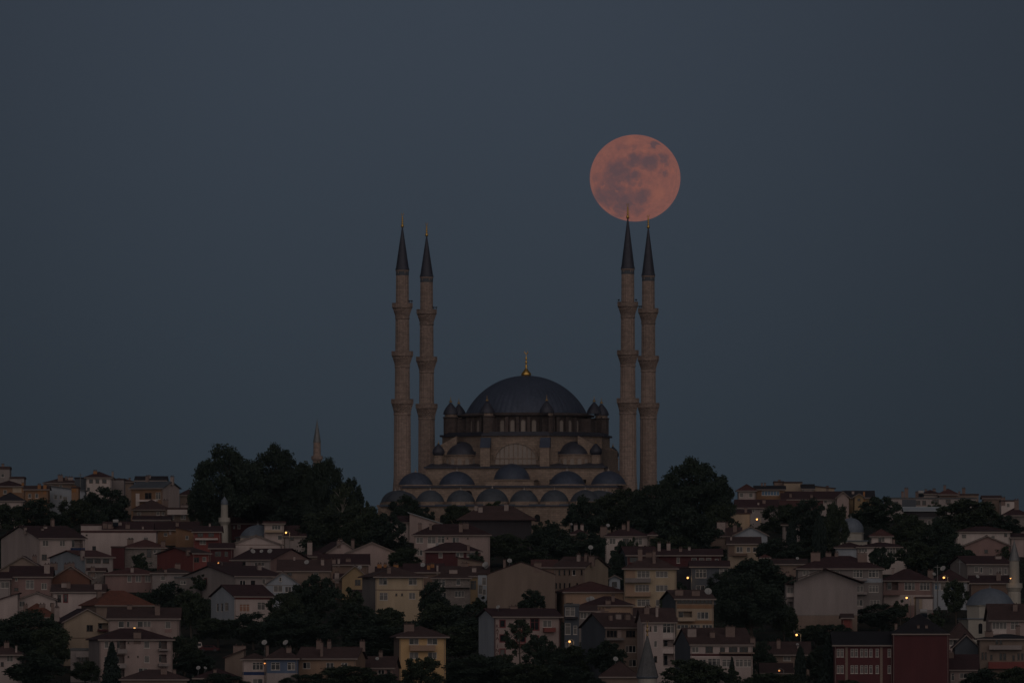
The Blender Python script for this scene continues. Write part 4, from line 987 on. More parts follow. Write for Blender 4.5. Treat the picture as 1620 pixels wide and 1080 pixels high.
H('brick villa', 371, 431, 943, 995, 'gx', 18, 'offwhite', 'maroon', 'brick and white villa with orange curtained window and two dark dormers', side=-39, d=11, swall='bluegrey',  # blue-grey side imitates the sky's cool light on that wall
  win=[(387,961,16,12,'o'),(413,958,12,12,'c')], swin=[(343,960,3,13),(350,960,3,13),(358,959,6,13,'c')], band=[(371,431,943.3,947.5,'redwall')])
H('white gable twin', 518, 566, 874, 900, 'gy', 18, 'palepink', 'maroon', 'left of two pale gables in front of the dark trees, with chimneys', ch=[(536,855,6,6),(547,852,7,5,'w'),(567,853,5,9)], d=16, side=-20)
H('pink gable twin', 548, 629, 875, 906, 'gy', 18, 'palepink', 'maroon', 'right of two pale gables, larger and blank, under the dark trees', d=14)
H('pillar chimney house', 480, 520, 880, 902, 'hip', 9, 'palebrown', 'maroon', 'low maroon roof with one tall pale chimney left of the two pale gables', ch=[(490,857,8,20,'w')])
H('grey brick cottage', 556, 582, 939, 976, 'gx', 6, 'greybrick', 'brown', 'weathered grey brick cottage left of the large yellow house', win=[(565,948,6,7,'c')])
H('large yellow house', 594, 670, 912, 982, 'hip', 16, 'paleyellow', 'brown', 'large two storey yellow house with grey side wall and white windows', side=-22, swall='grey', d=11,
  win=[(606,919,13,11),(653,919,13,11),(607,943,13,12,'c'),(652,942,10,10,'c'),(627,940,3,4,'d'),(636,940,3,4,'d')], band=[(594,670,932,933.3,'brown')], ch=[(618,896,6,10)], o=.8)
H('orange chimney house', 596, 632, 904, 942, 'gx', 8, 'brown', 'maroon', 'maroon roof with orange chimneys peeping over the large yellow house', ch=[(600,891,7,7,'o'),(609,891,5,6,'o'),(626,892,8,6,'o')])
H('white wedge house', 648, 697, 828, 858, 'shl', 18, 'palepink', 'metal', 'bright white wedge shaped wall below the left end of the great mosque', side=0, win=[(690,829,2,2)])
H('wedge annex', 612, 648, 826, 857, 'gx', 10, 'offwhite', 'maroon', 'maroon roofed annex left of the bright white wedge shaped wall', win=[(640,829,5,5,'d')])
H('long pink house', 655, 775, 846, 902, 'hip', 17, 'palepink', 'maroon', 'long pale pink house with glazed bay, low hip roof and four chimneys',
  win=[(664,854,11,9,'c'),(683,854,13,11,'c'),(698,853,11,11),(721,854,11,9),(664,874,9,9),(683,876,10,9),(708,851,2.5,3,'d'),(740,851,2.5,3,'d'),(700,876,10,9)], ch=[(664,828,6,10),(681,828,4,9),(729,828,6,13),(737,827,9,9)], band=[(676,690,860,866,'white')])
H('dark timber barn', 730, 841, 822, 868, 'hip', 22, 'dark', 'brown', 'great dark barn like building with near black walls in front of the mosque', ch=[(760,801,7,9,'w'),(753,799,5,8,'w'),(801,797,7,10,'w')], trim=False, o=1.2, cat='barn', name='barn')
H('dark red hip house', 672, 760, 872, 914, 'hip', 14, 'maroon', 'maroon', 'dark red house with hipped roof below the long pale pink house', win=[(697,878,6,8,'c'),(727,877,12,7),(745,877,13,7)], band=[(719,760,871.5,873,'palepink')], dish=[(692,884,3)], ch=[(741,862,4,8)])
H('lean brown house', 724, 764, 889, 922, 'shl', 9, 'palebrown', 'maroon', 'small brown lean-to with a rising roof right of the dark red house', ch=[(739,890,6,6,'o')])
H('dark roofs house', 640, 700, 905, 940, 'gx', 14, 'brown', 'maroon', 'dim maroon roof between large yellow house and the bushes', ch=[(678,893,5,7,'o'),(684,891,6,6,'o'),(692,893,3,10,'w')], dish=[(669,899,4)])
H('grey brick tenement', 684, 744, 914, 968, 'hip', 10, 'greybrick', 'brown', 'two storey grey brick house with white framed windows right of the yellow house', win=[(699,921,11,12),(725,920,7,10),(727,939,15,10),(701,941,10,9)], ch=[(717,900,13,7,'w')], balc=[(722,927,44,2,'greybrick')])
H('brown roof house', 700, 772, 911, 955, 'gx', 16, 'mustard', 'brown', 'house with pale yellow doorway right of the grey brick house', ch=[(750,897,7,7,'w'),(735,890,12,5)], win=[(749,925,9,14,'d')], dish=[(768,893,5),(777,896,4)])
H('blue bay house', 756, 770, 909, 962, 'flat', 1, 'bluegrey', 'brown', 'narrow house with blue white glazed bays beside the tall beige gable', win=[(766,919,7,12,'c'),(760,932,8,14,'c'),(766,936,6,9,'c')])
H('tall beige gable house', 771, 878, 908, 984, 'gy', 20, 'beige', 'maroon', 'tall house with a huge blank beige gable wall in the centre', d=16, ch=[(798,884,4,12),(850,890,11,9)], dish=[(806,887,4)], trim=False, o=.15)
H('brown tenement', 877, 925, 897, 972, 'gx', 17, 'palebrown', 'brown', 'brown tenement with narrow window slots and a blank beige gable at right', side=38, d=13, swall='cream',  # cream gable stands in for extra light on this right-turned side
  win=[(885,905,3,9,'d'),(893,905,3,9,'d'),(901,905,3,9,'d'),(908,905,5,9),(920,905,3,9,'d'),(880,926,3,9,'d'),(886,926,3,9,'d'),(893,926,3,9,'d'),(901,926,3,9,'d'),(913,926,3,9,'d')], band=[(903,908,910,919,'bluegrey')] if False else [],
  swin=[(939,893,2,6,'d'),(947,891,2,6,'d')], ch=[(905,876,5,11,'w'),(917,876,5,11),(923,878,4,9),(931,879,9,10)], dish=[(946,866,4)])
H('low red roofs', 843, 880, 897, 940, 'gx', 12, 'brown', 'red', 'strip of red roof behind the huge blank beige gable', ch=[(851,889,11,9)])
H('hip tan house', 893, 988, 936, 984, 'hip', 16, 'tan', 'red', 'tan house under a wide red hip roof with pale eave band', ch=[], band=[(893,988,937.5,942,'tan')], win=[(901,957,11,8,'d')], d=13, side=-12)
H('lower red roof', 920, 1001, 957, 1002, 'hip', 14, 'tan', 'maroon', 'tan house with maroon roof and two white dishes in the crowded centre', ch=[(970,941,5,10),(962,949,8,7)], dish=[(931,952,5),(936,955,5)], win=[])
H('glazed stair house', 893, 916, 958, 1036, 'flat', 2, 'slate', 'grey', 'narrow tall dark house with blue white glazed balconies', win=[(902,967,15,14,'c'),(898,994,9,18,'c'),(910,996,6,14,'c'),(900,1020,10,10)], balc=[(903,975,22,3,'dark')])
H('grey veranda house', 916, 942, 966, 1024, 'gx', 9, 'grey', 'brown', 'grey house with pale glazed veranda right of the narrow dark house', win=[(923,973,10,10,'c'),(932,973,6,10,'c'),(926,995,8,9)])
H('brown front house', 958, 1013, 992, 1076, 'gx', 23, 'palebrown', 'brown', 'brown four storey house with steep grey side gable behind the near minaret spire', side=-38, d=12, swall='slate',
  win=[(968,1002,17,11,'d'),(998,1002,15,11,'d'),(998,1026,17,11,'w'),(1001,1048,12,11,'w'),(970,1025,14,12,'d')], ch=[(975,972,5,9),(989,970,9,9,'w'),(1003,971,8,9)], band=[(977,983,996,1008,'palepink')], balc=[(970,1008,28,4,'grey')])
H('terrace mess house', 942, 985, 976, 1010, 'gx', 5, 'palegrey', 'maroon', 'low pale strip of terrace behind the brown four storey house', ch=[(947,964,7,8,'w'),(960,966,5,6),(952,962,10,6)])
H('white apartment block', 1018, 1068, 984, 1080, 'gx', 22, 'offwhite', 'brown', 'white four storey apartment block right of the near minaret spire', side=-9,
  win=[(1037,994,6,11,'c'),(1058,993,19,15),(1037,1018,5,10,'c'),(1058,1017,18,12,'B'),(1037,1042,5,10,'d'),(1058,1043,18,20,'B'),(1029,994,3,8,'d')], ch=[(1026,960,8,10),(1041,959,4,16,'w')], band=[(1048,1068,1001.5,1008.5,'white'),(1048,1068,1026.5,1033,'white')])
H('yellow balcony block', 988, 1070, 899, 988, 'hip', 22, 'paleyellow', 'brown', 'yellow apartment block with balconies stacked at its left side', d=14,
  win=[(1018,908,20,11,'c'),(1047,908,19,10,'c'),(1016,930,22,11,'c'),(1047,930,19,10,'c'),(1018,953,20,11,'c'),(1047,953,19,10,'c')], band=[(989,1005,901,918,'tan'),(989,1003,923,941,'tan'),(989,1005,946,964,'tan')],
  balc=[(1009,914,41,7,'grey'),(1009,936,41,7,'tan'),(1009,959,41,5,'tan')], ch=[(1013,868,7,18),(1035,871,5,20),(1027,873,10,8)], o=.6)
H('slate gable house', 992, 1040, 878, 944, 'gx', 14, 'maroon', 'maroon', 'maroon house with a tall slate blue side gable behind the yellow block', side=-12, swall='slate', win=[(1005,885,18,8,'d'),(1025,885,10,8,'d')], d=11, ch=[(1013,868,7,8)])
H('maroon upper house', 1040, 1141, 878, 938, 'gx', 10, 'maroon', 'maroon', 'wide dark maroon house with a top row of windows right of the yellow block', win=[(1073,886,5,9,'c'),(1098,886,8,8),(1110,886,8,8),(1121,886,8,8),(1134,886,6,5)], ch=[(1043,858,5,13,'w'),(1058,858,6,12,'w'),(1077,866,5,6),(1091,864,4,6,'w')])
H('dark slate house', 1093, 1152, 896, 956, 'gx', 9, 'slate', 'maroon', 'slate blue house with bright white window frames and white downpipe', win=[(1109,907,17,13),(1145,905,14,12),(1108,930,14,9)], ch=[], trim=True)
H('shadow gap block', 1069, 1092, 898, 950, 'flat', 1, 'dark', 'maroon', 'near black block for the shaded gap behind the white hot street lamp', win=[])  # near-black wall colour paints the shade between the two neighbours
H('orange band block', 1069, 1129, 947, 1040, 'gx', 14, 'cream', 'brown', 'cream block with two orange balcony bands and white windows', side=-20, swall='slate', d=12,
  win=[(1099,951,56,7,'d'),(1084,973,22,13,'B'),(1112,973,18,11),(1080,991,18,7),(1100,991,16,7),(1119,991,16,7),(1085,1008,14,10),(1112,1008,14,10)], band=[(1070,1129,956,962,'orange'),(1070,1129,981,986,'orange')], ch=[(1078,932,13,9),(1104,933,13,9)], dish=[(1130,951,6)], balc=[(1084,976,27,6,'cream')])
H('brown gap house', 1005, 1052, 975, 1020, 'gx', 14, 'brown', 'brown', 'brown roof with skylight left of the block with orange bands', ch=[(1026,958,8,11,'w'),(1041,959,5,16,'w')])
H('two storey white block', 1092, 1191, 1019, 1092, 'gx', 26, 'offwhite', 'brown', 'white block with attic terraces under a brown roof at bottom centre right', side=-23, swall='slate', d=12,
  win=[(1100,1027,11,9,'c'),(1122,1027,12,10,'d'),(1143,1027,8,8,'d'),(1160,1027,14,9,'d'),(1177,1027,14,9,'d'),(1130,1047,20,12),(1150,1048,15,12,'c'),(1170,1048,12,12,'c'),(1183,1048,12,12,'c'),(1112,1047,10,10)],
  balc=[(1165,1031,54,2.5,'palebrown')], band=[(1092,1191,1033.5,1037,'maroon'),(1092,1191,1037.1,1039,'white')], ch=[(1100,993,14,13,'w'),(1132,999,8,9),(1161,990,15,16),(1192,1008,8,8)], o=.3)
H('bottom hip cottage', 951, 1010, 1070, 1093, 'hip', 24, 'palebrown', 'brown', 'small brown hipped roof left of the near minaret spire at the bottom edge', dish=[(974,1042,4)], ch=[], side=0)
H('front yellow house', 632, 705, 1007, 1078, 'hip', 17, 'yellow', 'brown', 'golden yellow house at the bottom with a balcony and white windows', side=-10, swall='palebrown', d=11,
  win=[(655,1014,15,10),(684,1014,16,10),(655,1036,14,10,'c'),(684,1036,14,10)], balc=[(668,1020,40,9,'tan')], band=[(675,681,1018,1029,'white')], ch=[(649,986,16,12)], o=.8)
H('clinic house', 782, 886, 975, 1060, 'gx', 13, 'palepink', 'maroon', 'pale pink apartment house with red trim and vertical red lettering', side=-25, swall='bluegrey', d=12,  # side tinted blue-grey for the cooler light falling from the sky
  win=[(795,986,8,11,'r'),(795,1009,8,11,'r'),(795,1031,8,10,'r'),(824,986,16,14,'d'),(846,987,13,18,'r'),(866,986,14,11,'c'),(824,1009,14,12,'r'),(846,1012,12,14,'r')],
  band=[(782,784,977,1060,'maroon'),(885,887,977,1060,'maroon')], balc=[(868,992,18,7,'redwall'),(823,995,26,5,'redwall'),(823,1017,26,5,'redwall')], dish=[(796,960,3.5)], ch=[(825,958,12,4)], o=.6)
H('bottom blue house', 421, 471, 1041, 1094, 'hip', 17, 'blue', 'brown', 'blue fronted house at the bottom edge with white windows', win=[(436,1053,14,12),(461,1053,12,12),(437,1076,14,10),(461,1076,10,10)], band=[(421,471,1064,1086,'palegrey')], dish=[(452,1016,4.5)], ch=[(457,1023,8,8)], side=0)
H('white bay house', 384, 420.5, 1042, 1094.5, 'hip', 9, 'offwhite', 'brown', 'white fronted house with a deep blue band left of the blue house', win=[(408,1053,17,12),(408,1078,16,10)], band=[(384,420,1062,1067,'deepblue')], dish=[(425,1016,4.5)], ch=[(422,1020,5,13)], Y=2004)
H('beige gable back', 356, 386, 1040, 1086, 'shr', 15, 'beige', 'brown', 'beige wall with a rising roof line behind the white fronted house', ch=[(378,1020,20,6)])
H('dish yard house', 308, 378, 1072, 1094, 'hip', 15, 'palebrown', 'maroon', 'low dark roofed house with two dishes at the bottom left centre', dish=[(313.5,1056,3.5),(324,1056,2.5)], ch=[(340,1058,5,7)])
H('peach long house', 471.5, 563, 1041, 1090, 'gx', 18, 'tan', 'brown', 'peach coloured house with long brown roof right of the blue house', side=14, win=[(485,1052,12,10),(522,1052,12,9),(545,1052,10,9)], ch=[(498,1012,8,14),(508,1015,4,22),(514,1013,6,12),(572,1013,8,8)])
H('pink stub row', 577, 622, 1056, 1086, 'gx', 18, 'terrapink', 'brown', 'small pinkish house with brown roof between peach house and golden house', side=8, win=[(584,1062,10,6,'d'),(603,1062,10,7),(615,1062,6,7,'d')], ch=[(598,1030,6,8)], dish=[(594,1060,3)])
# --- centre upper right
H('white tree house', 958, 1026, 848, 890, 'hip', 15, 'white', 'maroon', 'white house with maroon hip roof and dark chimney among trees under the mosque', side=0, win=[(969,856,10,9,'c'),(1010,856,12,11,'c'),(990,856,10,9,'d')], ch=[(954,832,11,14),(987,829,6,8),(994,823,4,16)], dish=[(962,831,3)])
H('white tree annex', 1027, 1038, 846, 892, 'hip', 5, 'palebrown', 'maroon', 'narrow brown annex with dark balcony right of the white house among trees', win=[(1031,857,8,9,'d')])
H('hidden white chimneys', 902, 930, 845, 878, 'hip', 8, 'palebrown', 'maroon', 'roof with two bright white chimneys buried in the trees', ch=[(911,829,6,9,'w'),(921,829,5,6,'w')], dish=[(903,829,2)])
H('little white house', 964, 981, 915, 962, 'gy', 6, 'bluegrey', 'maroon', 'tiny pale house wedged between the beige gable and the yellow block', win=[(972,924,8,8,'d')])
# --- right slope
H('red pavilion', 1168, 1195, 776, 818, 'hip', 10, 'offwhite', 'red', 'pale tower like house with a red pointed roof at the right skyline start', win=[(1173,783,6,7,'c'),(1188,783,6,7,'c')], Y=2690)
H('blue glass house', 1195.5, 1241, 774, 818, 'gx', 6, 'orange', 'dark', 'house with a long blue glazed band on the right skyline', win=[(1219,780,28,7,'b')], band=[(1196,1233,774,775.5,'white')], ch=[(1206,763,3,5),(1211,763,3,5)], Y=2694)
H('cream box house', 1240, 1269, 764, 814, 'flat', 1, 'cream', 'brown', 'plain cream cube of a building standing highest on the right skyline', Y=2745)
H('brown box', 1225, 1240, 763, 814, 'flat', 1, 'palebrown', 'brown', 'small brown rooftop block left of the plain cream cube', Y=2750, ch=[(1233,758,4,5)])
H('dark roof row', 1270, 1287, 773, 815, 'gx', 7, 'white', 'dark', 'white walled house with a dark roof right of the plain cream cube', Y=2738)
H('low cream block', 1288, 1320, 772, 814, 'shl', 4, 'cream', 'brown', 'low cream building whose roofline falls to the right on the skyline', ch=[(1309,768,4,5)], Y=2742)
H('long skyline house', 1238, 1332, 790, 824, 'gx', 13, 'white', 'maroon', 'long white house under a wide maroon roof with tiny windows', win=[(1277,793,4,4,'d'),(1293,793,4,4,'d'),(1306,793,4,4,'d')], ch=[(1251,780,4,6),(1284,782,4,5)], Y=2690)
H('pink gable', 1324, 1343, 788, 824, 'gy', 11, 'palepink', 'maroon', 'small pink gable on the right skyline', Y=2678)
H('yellow dormer house', 1336, 1382, 787, 824, 'gx', 11, 'mustard', 'dark', 'dark roofed house with a little yellow gable and yellow chimney', ch=[(1367,777,3,11,'o'),(1350,776,4,5,'w')], Y=2690)
H('yellow dormer', 1352, 1366, 786, 826, 'gy', 6, 'mustard', 'dark', 'little yellow gabled front before the dark roof on the right skyline', win=[(1359,790,5,4,'d')], Y=2676)
H('red roofs behind', 1165, 1242, 803, 834, 'gx', 13, 'palegrey', 'maroon', 'maroon roofed house below the blue glass house', ch=[(1209,790,5,6),(1200,794,3,4,'w')], win=[(1175,808,8,5,'c'),(1190,808,8,5,'c')], Y=2612)
H('red roofs behind two', 1236, 1300, 806, 838, 'gx', 14, 'palegrey', 'red', 'red roofed house right of the maroon roofs under the long white house', win=[(1248,812,6,5)], Y=2600)
H('cream parapet house', 1151, 1186, 813, 846, 'flat', 1, 'cream', 'brown', 'flat cream house left of the bright street lamp on the right slope', Y=2550)
H('red shed', 1156, 1187, 812, 842, 'gx', 6, 'palebrown', 'maroon', 'small maroon roof above the flat cream house', ch=[(1180,803,4,8)], Y=2578)
H('brown chimneys house', 1116, 1172, 848, 878, 'gx', 14, 'palebrown', 'brown', 'brown roofed house with a big pale chimney block below the tall trees', ch=[(1141,825,13,16,'w'),(1163,830,6,11),(1150,826,5,8)], Y=2494)
H('pale attic gable', 1161, 1214, 847, 876, 'gy', 15, 'bluegrey', 'brown', 'bluish pale gable with one small window above the cream house', win=[(1188,851,6,6)], Y=2484)
H('cream tile house', 1152, 1202, 860, 898, 'gx', 11, 'cream', 'brown', 'cream house with white windows under a flat brown tiled roof', win=[(1170,869,10,9),(1196,869,10,8),(1184,869,6,8)], band=[(1152,1162,862,880,'brown')], balc=[(1170,875,24,4,'brown')], dish=[], ch=[(1157,848,3,6,'w')])
H('stilt cottage', 1238, 1265, 830, 864, 'gx', 6, 'palegrey', 'brown', 'small pale cottage with a dark opening amid the right slope trees', win=[(1255,836,8,7,'d'),(1245,836,5,7,'d')])
H('small brick', 1204, 1217, 882, 906, 'hip', 5, 'redwall', 'red', 'tiny red roofed shed below the bluish pale gable')
H('pavilion house', 1378, 1411, 848, 890, 'hip', 11, 'white', 'red', 'white rooftop room with red hip roof above the glazed house', side=0, win=[(1392,853,5,9,'d'),(1397,853,5,9,'c')])
H('glazed house', 1357, 1434, 865, 908, 'hip', 7, 'white', 'maroon', 'white house with a long glazed veranda on the right slope', win=[(1402,873,11,14),(1412,873,9,14),(1420,873,7,14),(1429,873,9,14),(1365,870,14,6,'c')], ch=[(1415,852,4,8)])
H('bluish low house', 1322, 1366, 866, 900, 'hip', 8, 'bluegrey', 'maroon', 'low bluish house under a maroon roof below the old stone dome')
H('wide hip house', 1262, 1396, 899, 984, 'hip', 20, 'grey', 'maroon', 'grey three storey house with broad maroon hip roof behind the blank gable',
  win=[(1275,906,10,8,'c'),(1300,906,10,8,'c'),(1322,906,12,8,'c'),(1357,907,15,12),(1382,907,16,12),(1358,931,15,10,'c'),(1382,931,15,11,'c'),(1384,953,16,9,'c'),(1359,953,12,10)], band=[(1344,1396,914.5,921,'bluegrey')],
  ch=[(1291,873,15,14),(1365,874,15,14),(1312,873,9,5),(1325,873,6,5)], balc=[(1360,936,22,4,'palegrey'),(1358,959,14,7,'palegrey'),(1360,915,22,3,'palegrey')], d=14)
H('blank gable house', 1256, 1356, 921, 1002, 'gy', 22, 'palegrey', 'brown', 'big grey house with a tall blank shallow gable, largest wall on the right', d=16, band=[(1256,1356,972,973,'grey'),(1256,1356,973.1,1002,'palebrown')], win=[], trim=False, o=1.6)
H('balcony stack', 1243, 1255.5, 925, 1001, 'flat', 1, 'palegrey', 'brown', 'narrow balcony bay at the left side of the big blank gable', win=[(1250,933,10,10,'c'),(1250,957,9,12,'B'),(1250,980,9,12,'B')], balc=[(1250,938,12,6,'white'),(1250,963,12,6,'palepink')])
H('brown nook', 1225, 1262, 916, 952, 'hip', 10, 'grey', 'brown', 'small brown roof left of the big blank gable with a square chimney', ch=[(1236,900,7,10),(1246,905,6,6)])
H('ridge house', 1222, 1275, 892, 926, 'gx', 8, 'palebrown', 'brown', 'low brown roof behind the trees above the big blank gable', dish=[(1262,883,2.5)])
H('pink balcony house', 1397, 1475, 918, 976, 'hip', 18, 'terrapink', 'maroon', 'pink house with white framed windows and a recessed balcony at left', win=[(1411,926,20,14,'B'),(1439,927,17,12),(1463,927,16,12)], band=[(1397,1475,940.5,957,'offwhite')], ch=[(1414,898,4,8,'w')], balc=[(1410,934,27,7,'terrapink')])
H('garage shop', 1449, 1476, 946, 986, 'flat', 1, 'grey', 'brown', 'small kiosk like building with a white shutter below the pink house', win=[], band=[(1459,1475,947,964,'white'),(1454,1458.5,947,963,'cream')])
H('wire roof house', 1476, 1530, 919, 964, 'hip', 19, 'bluegrey', 'maroon', 'bluish house with maroon roof behind the bright lamp and utility pole', win=[(1482,927,7,11,'b'),(1492,927,8,12,'c'),(1504,927,12,12,'b')], ch=[(1467,901,9,8)], dish=[(1493,899,4.5),(1475,908,3)])
H('long white skyline', 1513, 1598, 841, 880, 'hip', 8, 'white', 'maroon', 'long white house with thin roof at right, behind a pink gable', win=[(1591,846,5,5,'d'),(1525,848,8,7,'c'),(1571,850,6,6,'c')])
H('white skyline wing', 1599, 1622, 850, 880, 'gx', 6, 'palepink', 'maroon', 'pale wing cut by the right edge beside the long white house')
H('pink low gable', 1525, 1598, 863, 898, 'gy', 16, 'terrapink', 'maroon', 'low salmon pink gable in front of the long white house at right', win=[(1560,872,6,6,'d')], d=9)
H('dark eave house', 1530, 1598, 892, 934, 'gx', 13, 'grey', 'maroon', 'grey house with a very dark roof left of the right hand minaret', side=-24, win=[(1545,900,7,9,'c'),(1553,901,4,9),(1568,903,5,9,'c'),(1583,903,6,11,'c'),(1592,903,5,10,'c')], swin=[], ch=[(1589,878,10,5,'w')])
H('dark lower roof', 1536, 1600, 922, 950, 'gx', 12, 'brown', 'maroon', 'dim maroon roof just behind the right hand mosque dome', ch=[(1580,906,7,12)], dish=[(1547,914,3)])
H('long slab house', 1400, 1545, 789, 828, 'flat', 1, 'palegrey', 'grey', 'long low pale building with a slab roof along the right skyline', win=[(1408,796,8,6,'d'),(1418,796,6,6,'d'),(1452,795,8,7,'d'),(1462,795,6,7,'d'),(1480,793,10,6,'d'),(1500,793,8,6,'d')], band=[(1427,1449,790,805,'slate')], ch=[(1435,771,6,14),(1429,776,4,8),(1452,777,5,8),(1459,776,5,8)], Y=2672)
H('small caps house', 1460, 1484, 781, 815, 'hip', 6, 'offwhite', 'maroon', 'small white house with maroon cap roof above the long slab building', Y=2722, ch=[(1466,773,4,4),(1479,773,5,4)])
H('red cap house', 1486, 1515, 782, 815, 'hip', 9, 'brown', 'red', 'red pyramid roof with a tall chimney on the right skyline', ch=[(1495,767,4,9)], Y=2716)
H('flat cap house', 1515, 1548, 783, 814, 'flat', 1, 'palebrown', 'brown', 'low brown building with one capped chimney right of the red pyramid roof', ch=[(1526,771,5,11),(1519,776,3,5)], Y=2728)
H('tin roof hall', 1432, 1487, 808, 846, 'gx', 6, 'dark', 'metal', 'dark shed with a bright pale tin roof under the long slab building', trim=False, cat='shed', name='shed')
H('under tin house', 1450, 1488, 820, 852, 'flat', 1, 'grey', 'grey', 'small grey house below the shed with the pale tin roof', win=[(1470,826,6,6)])
H('right end house', 1556, 1583, 788, 822, 'gx', 4, 'palebrown', 'brown', 'small brown house near the right end of the skyline', win=[(1566,797,6,7,'c')], Y=2700)
H('right end white', 1584, 1606, 793, 824, 'flat', 1, 'white', 'brown', 'small white house with chimney second from the right end of skyline', ch=[(1587,786,7,8)], win=[(1595,799,5,6,'c')], Y=2690)
H('right edge roof', 1588, 1626, 815, 846, 'hip', 12, 'greybrick', 'maroon', 'dark maroon roof cut by the right edge below the skyline', ch=[(1609,790,7,16)], win=[(1598,820,6,6)])
# --- bottom right
H('maroon school', 1320, 1412, 1020, 1094.6, 'gx', 21, 'maroon', 'black', 'large maroon building with white pilasters and a huge blank wing wall', d=19, trim=True,
  win=[(x, y, 5, 13, 'c') for y in (1032, 1058) for x in (1326,1332,1348,1354.5,1363,1370,1377.5,1387.5,1406.5)],
  band=[(1337,1341,1023,1090,'beige'),(1392,1396,1023,1090,'beige')], ch=[], cat='school building', name='school_building', Y=2003)
_wing, _ = H('school wing', 1412.3, 1501, 1002, 1094.8, 'hip', 31, 'maroon', 'black', 'wing', d=19, ch=[(1420,985,4,4),(1453,988,4,6),(1466,988,4,6)], Y=2001.5, o=.25)
_main = HOUSE['maroon school']
for _c in list(_wing.children):          # the wing belongs to the same building
    _c.parent = _main; _c.location = _c.location+(_wing.location-_main.location)
    if _c.name.startswith('wall'): _c.name = 'wing_wall'
    if _c.name.startswith('roof'): _c.name = 'wing_roof'
bpy.data.objects.remove(_wing); del HOUSE['school wing']
H('brown behind school', 1500, 1538, 1010, 1066, 'hip', 26, 'palepink', 'brown', 'brown roofed house directly behind the right end of the maroon building', win=[(1507,1015,14,10),(1525,1030,8,9)], side=0)
H('dark gable neighbour', 1510, 1547, 1024, 1082, 'gy', 21, 'slate', 'brown', 'dark slate gable wall between maroon building and beige balcony house')
H('low maroon front', 1502, 1546, 1059, 1091, 'gx', 24, 'palepink', 'maroon', 'low white house with a maroon roof touching the maroon building', win=[(1507,1070,5,12),(1524,1068,12,8)], ch=[(1506,1030,8,10)])
H('beige balcony house', 1549, 1640, 1010, 1084, 'hip', 7, 'beige', 'dark', 'beige house with red lower balcony under the pale mosque at right edge', win=[(1577,1015,5,8,'d'),(1583,1015,5,8,'d'),(1554,1037,4,12,'d'),(1559,1037,4,12,'d'),(1568,1039,4,9,'d'),(1583,1038,5,11,'d'),(1589,1038,5,11,'d'),(1603,1040,4,9,'d'),(1611,1038,4,11,'d'),(1617,1038,4,11,'d')],
  balc=[(1590,1020,52,7,'palegrey'),(1592,1046,58,11,'redwall')], ch=[(1565,998,13,9),(1612,990,7,10)])
H('veranda house', 1567, 1650, 981, 1040, 'gx', 26, 'palepink', 'brown', 'whitish house with a wide glazed veranda at the right edge', win=[(1581,989,23,11,'c'),(1605,989,13,12,'c')], band=[(1570,1592,995.5,1002,'white')], side=-4, ch=[(1608,955,7,10)])
H('dim roof house', 1196, 1280, 1035, 1074, 'gx', 20, 'palebrown', 'brown', 'dim brown roof with a slim chimney below the street lamp at right', ch=[(1232,1012,6,13),(1263,1020,3,5,'w')], dish=[(1262,1019,2.5)], win=[(1245,1041,12,7,'c'),(1215,1042,10,6,'d')])
H('dim low roof', 1205, 1252, 1064, 1086, 'gx', 15, 'palebrown', 'brown', 'lower dim brown roof with a small amber light')
H('brick stub', 1333, 1348, 977, 1008, 'gx', 6, 'redwall', 'brown', 'small brick red shed right of the big blank gable base', cat='shed', name='shed')
H('crimson nook', 1474, 1483, 972, 1010, 'flat', 1, 'maroon', 'red', 'small red brick stub behind the roof ridge of the maroon building', Y=2240, cat='shed', name='shed')
# --- fill between
H('filler brown', 255, 300, 889, 922, 'gx', 7, 'palebrown', 'maroon', 'low brown roof in front of the brick red house', win=[(262,895,6,6),(285,895,6,6,'c')], ch=[(285,880,6,5)]) if False else None
H('eaves house', 330, 380, 897, 918, 'gx', 8, 'palebrown', 'maroon', 'small pale strip house behind the wide grey gable', win=[(352,902,10,5,'c')])
H('slope shed', 846, 880, 975, 1014, 'hip', 6, 'palebrown', 'maroon', 'low maroon roof left of the narrow glazed house') if False else None
# ------------------------------------------------------------ brick villa dormers, lettering, roof kit
def dormer(h, u, y, z, w, hgt):
    m = MB(); pts = [(-w/2, 0), (w/2, 0)]+[(w/2*cos(pi*i/8), hgt*.25+hgt*.75*sin(pi*i/8)) for i in range(9)]
    T = lambda a, dd, zz: (u+a, y+dd, z+zz)
    m.slab(pts, T, 0, 2.2); o = m.build('dormer', MR['maroon'], h)
    p2 = [(a*.8, b*.82+.05) for a, b in pts]; m = MB(); m.slab(p2, T, -.03, .05); m.build('dormer_window', M_GLASS, o)
vil = HOUSE['brick villa']
dormer(vil, 3.0, .9, 6.5, 2.4, 1.4); dormer(vil, 6.6, .9, 6.6, 2.4, 1.6)
bg_ = HOUSE['blue gable house']
_y = Yof(962); _s = _y/F; _b = Z(916, _y)-gz(_y)
window(bg_, lambda u, dd, z: (u, dd-.17, z), 3.0, 3.6, _b-.5, _b+.5, 'w')
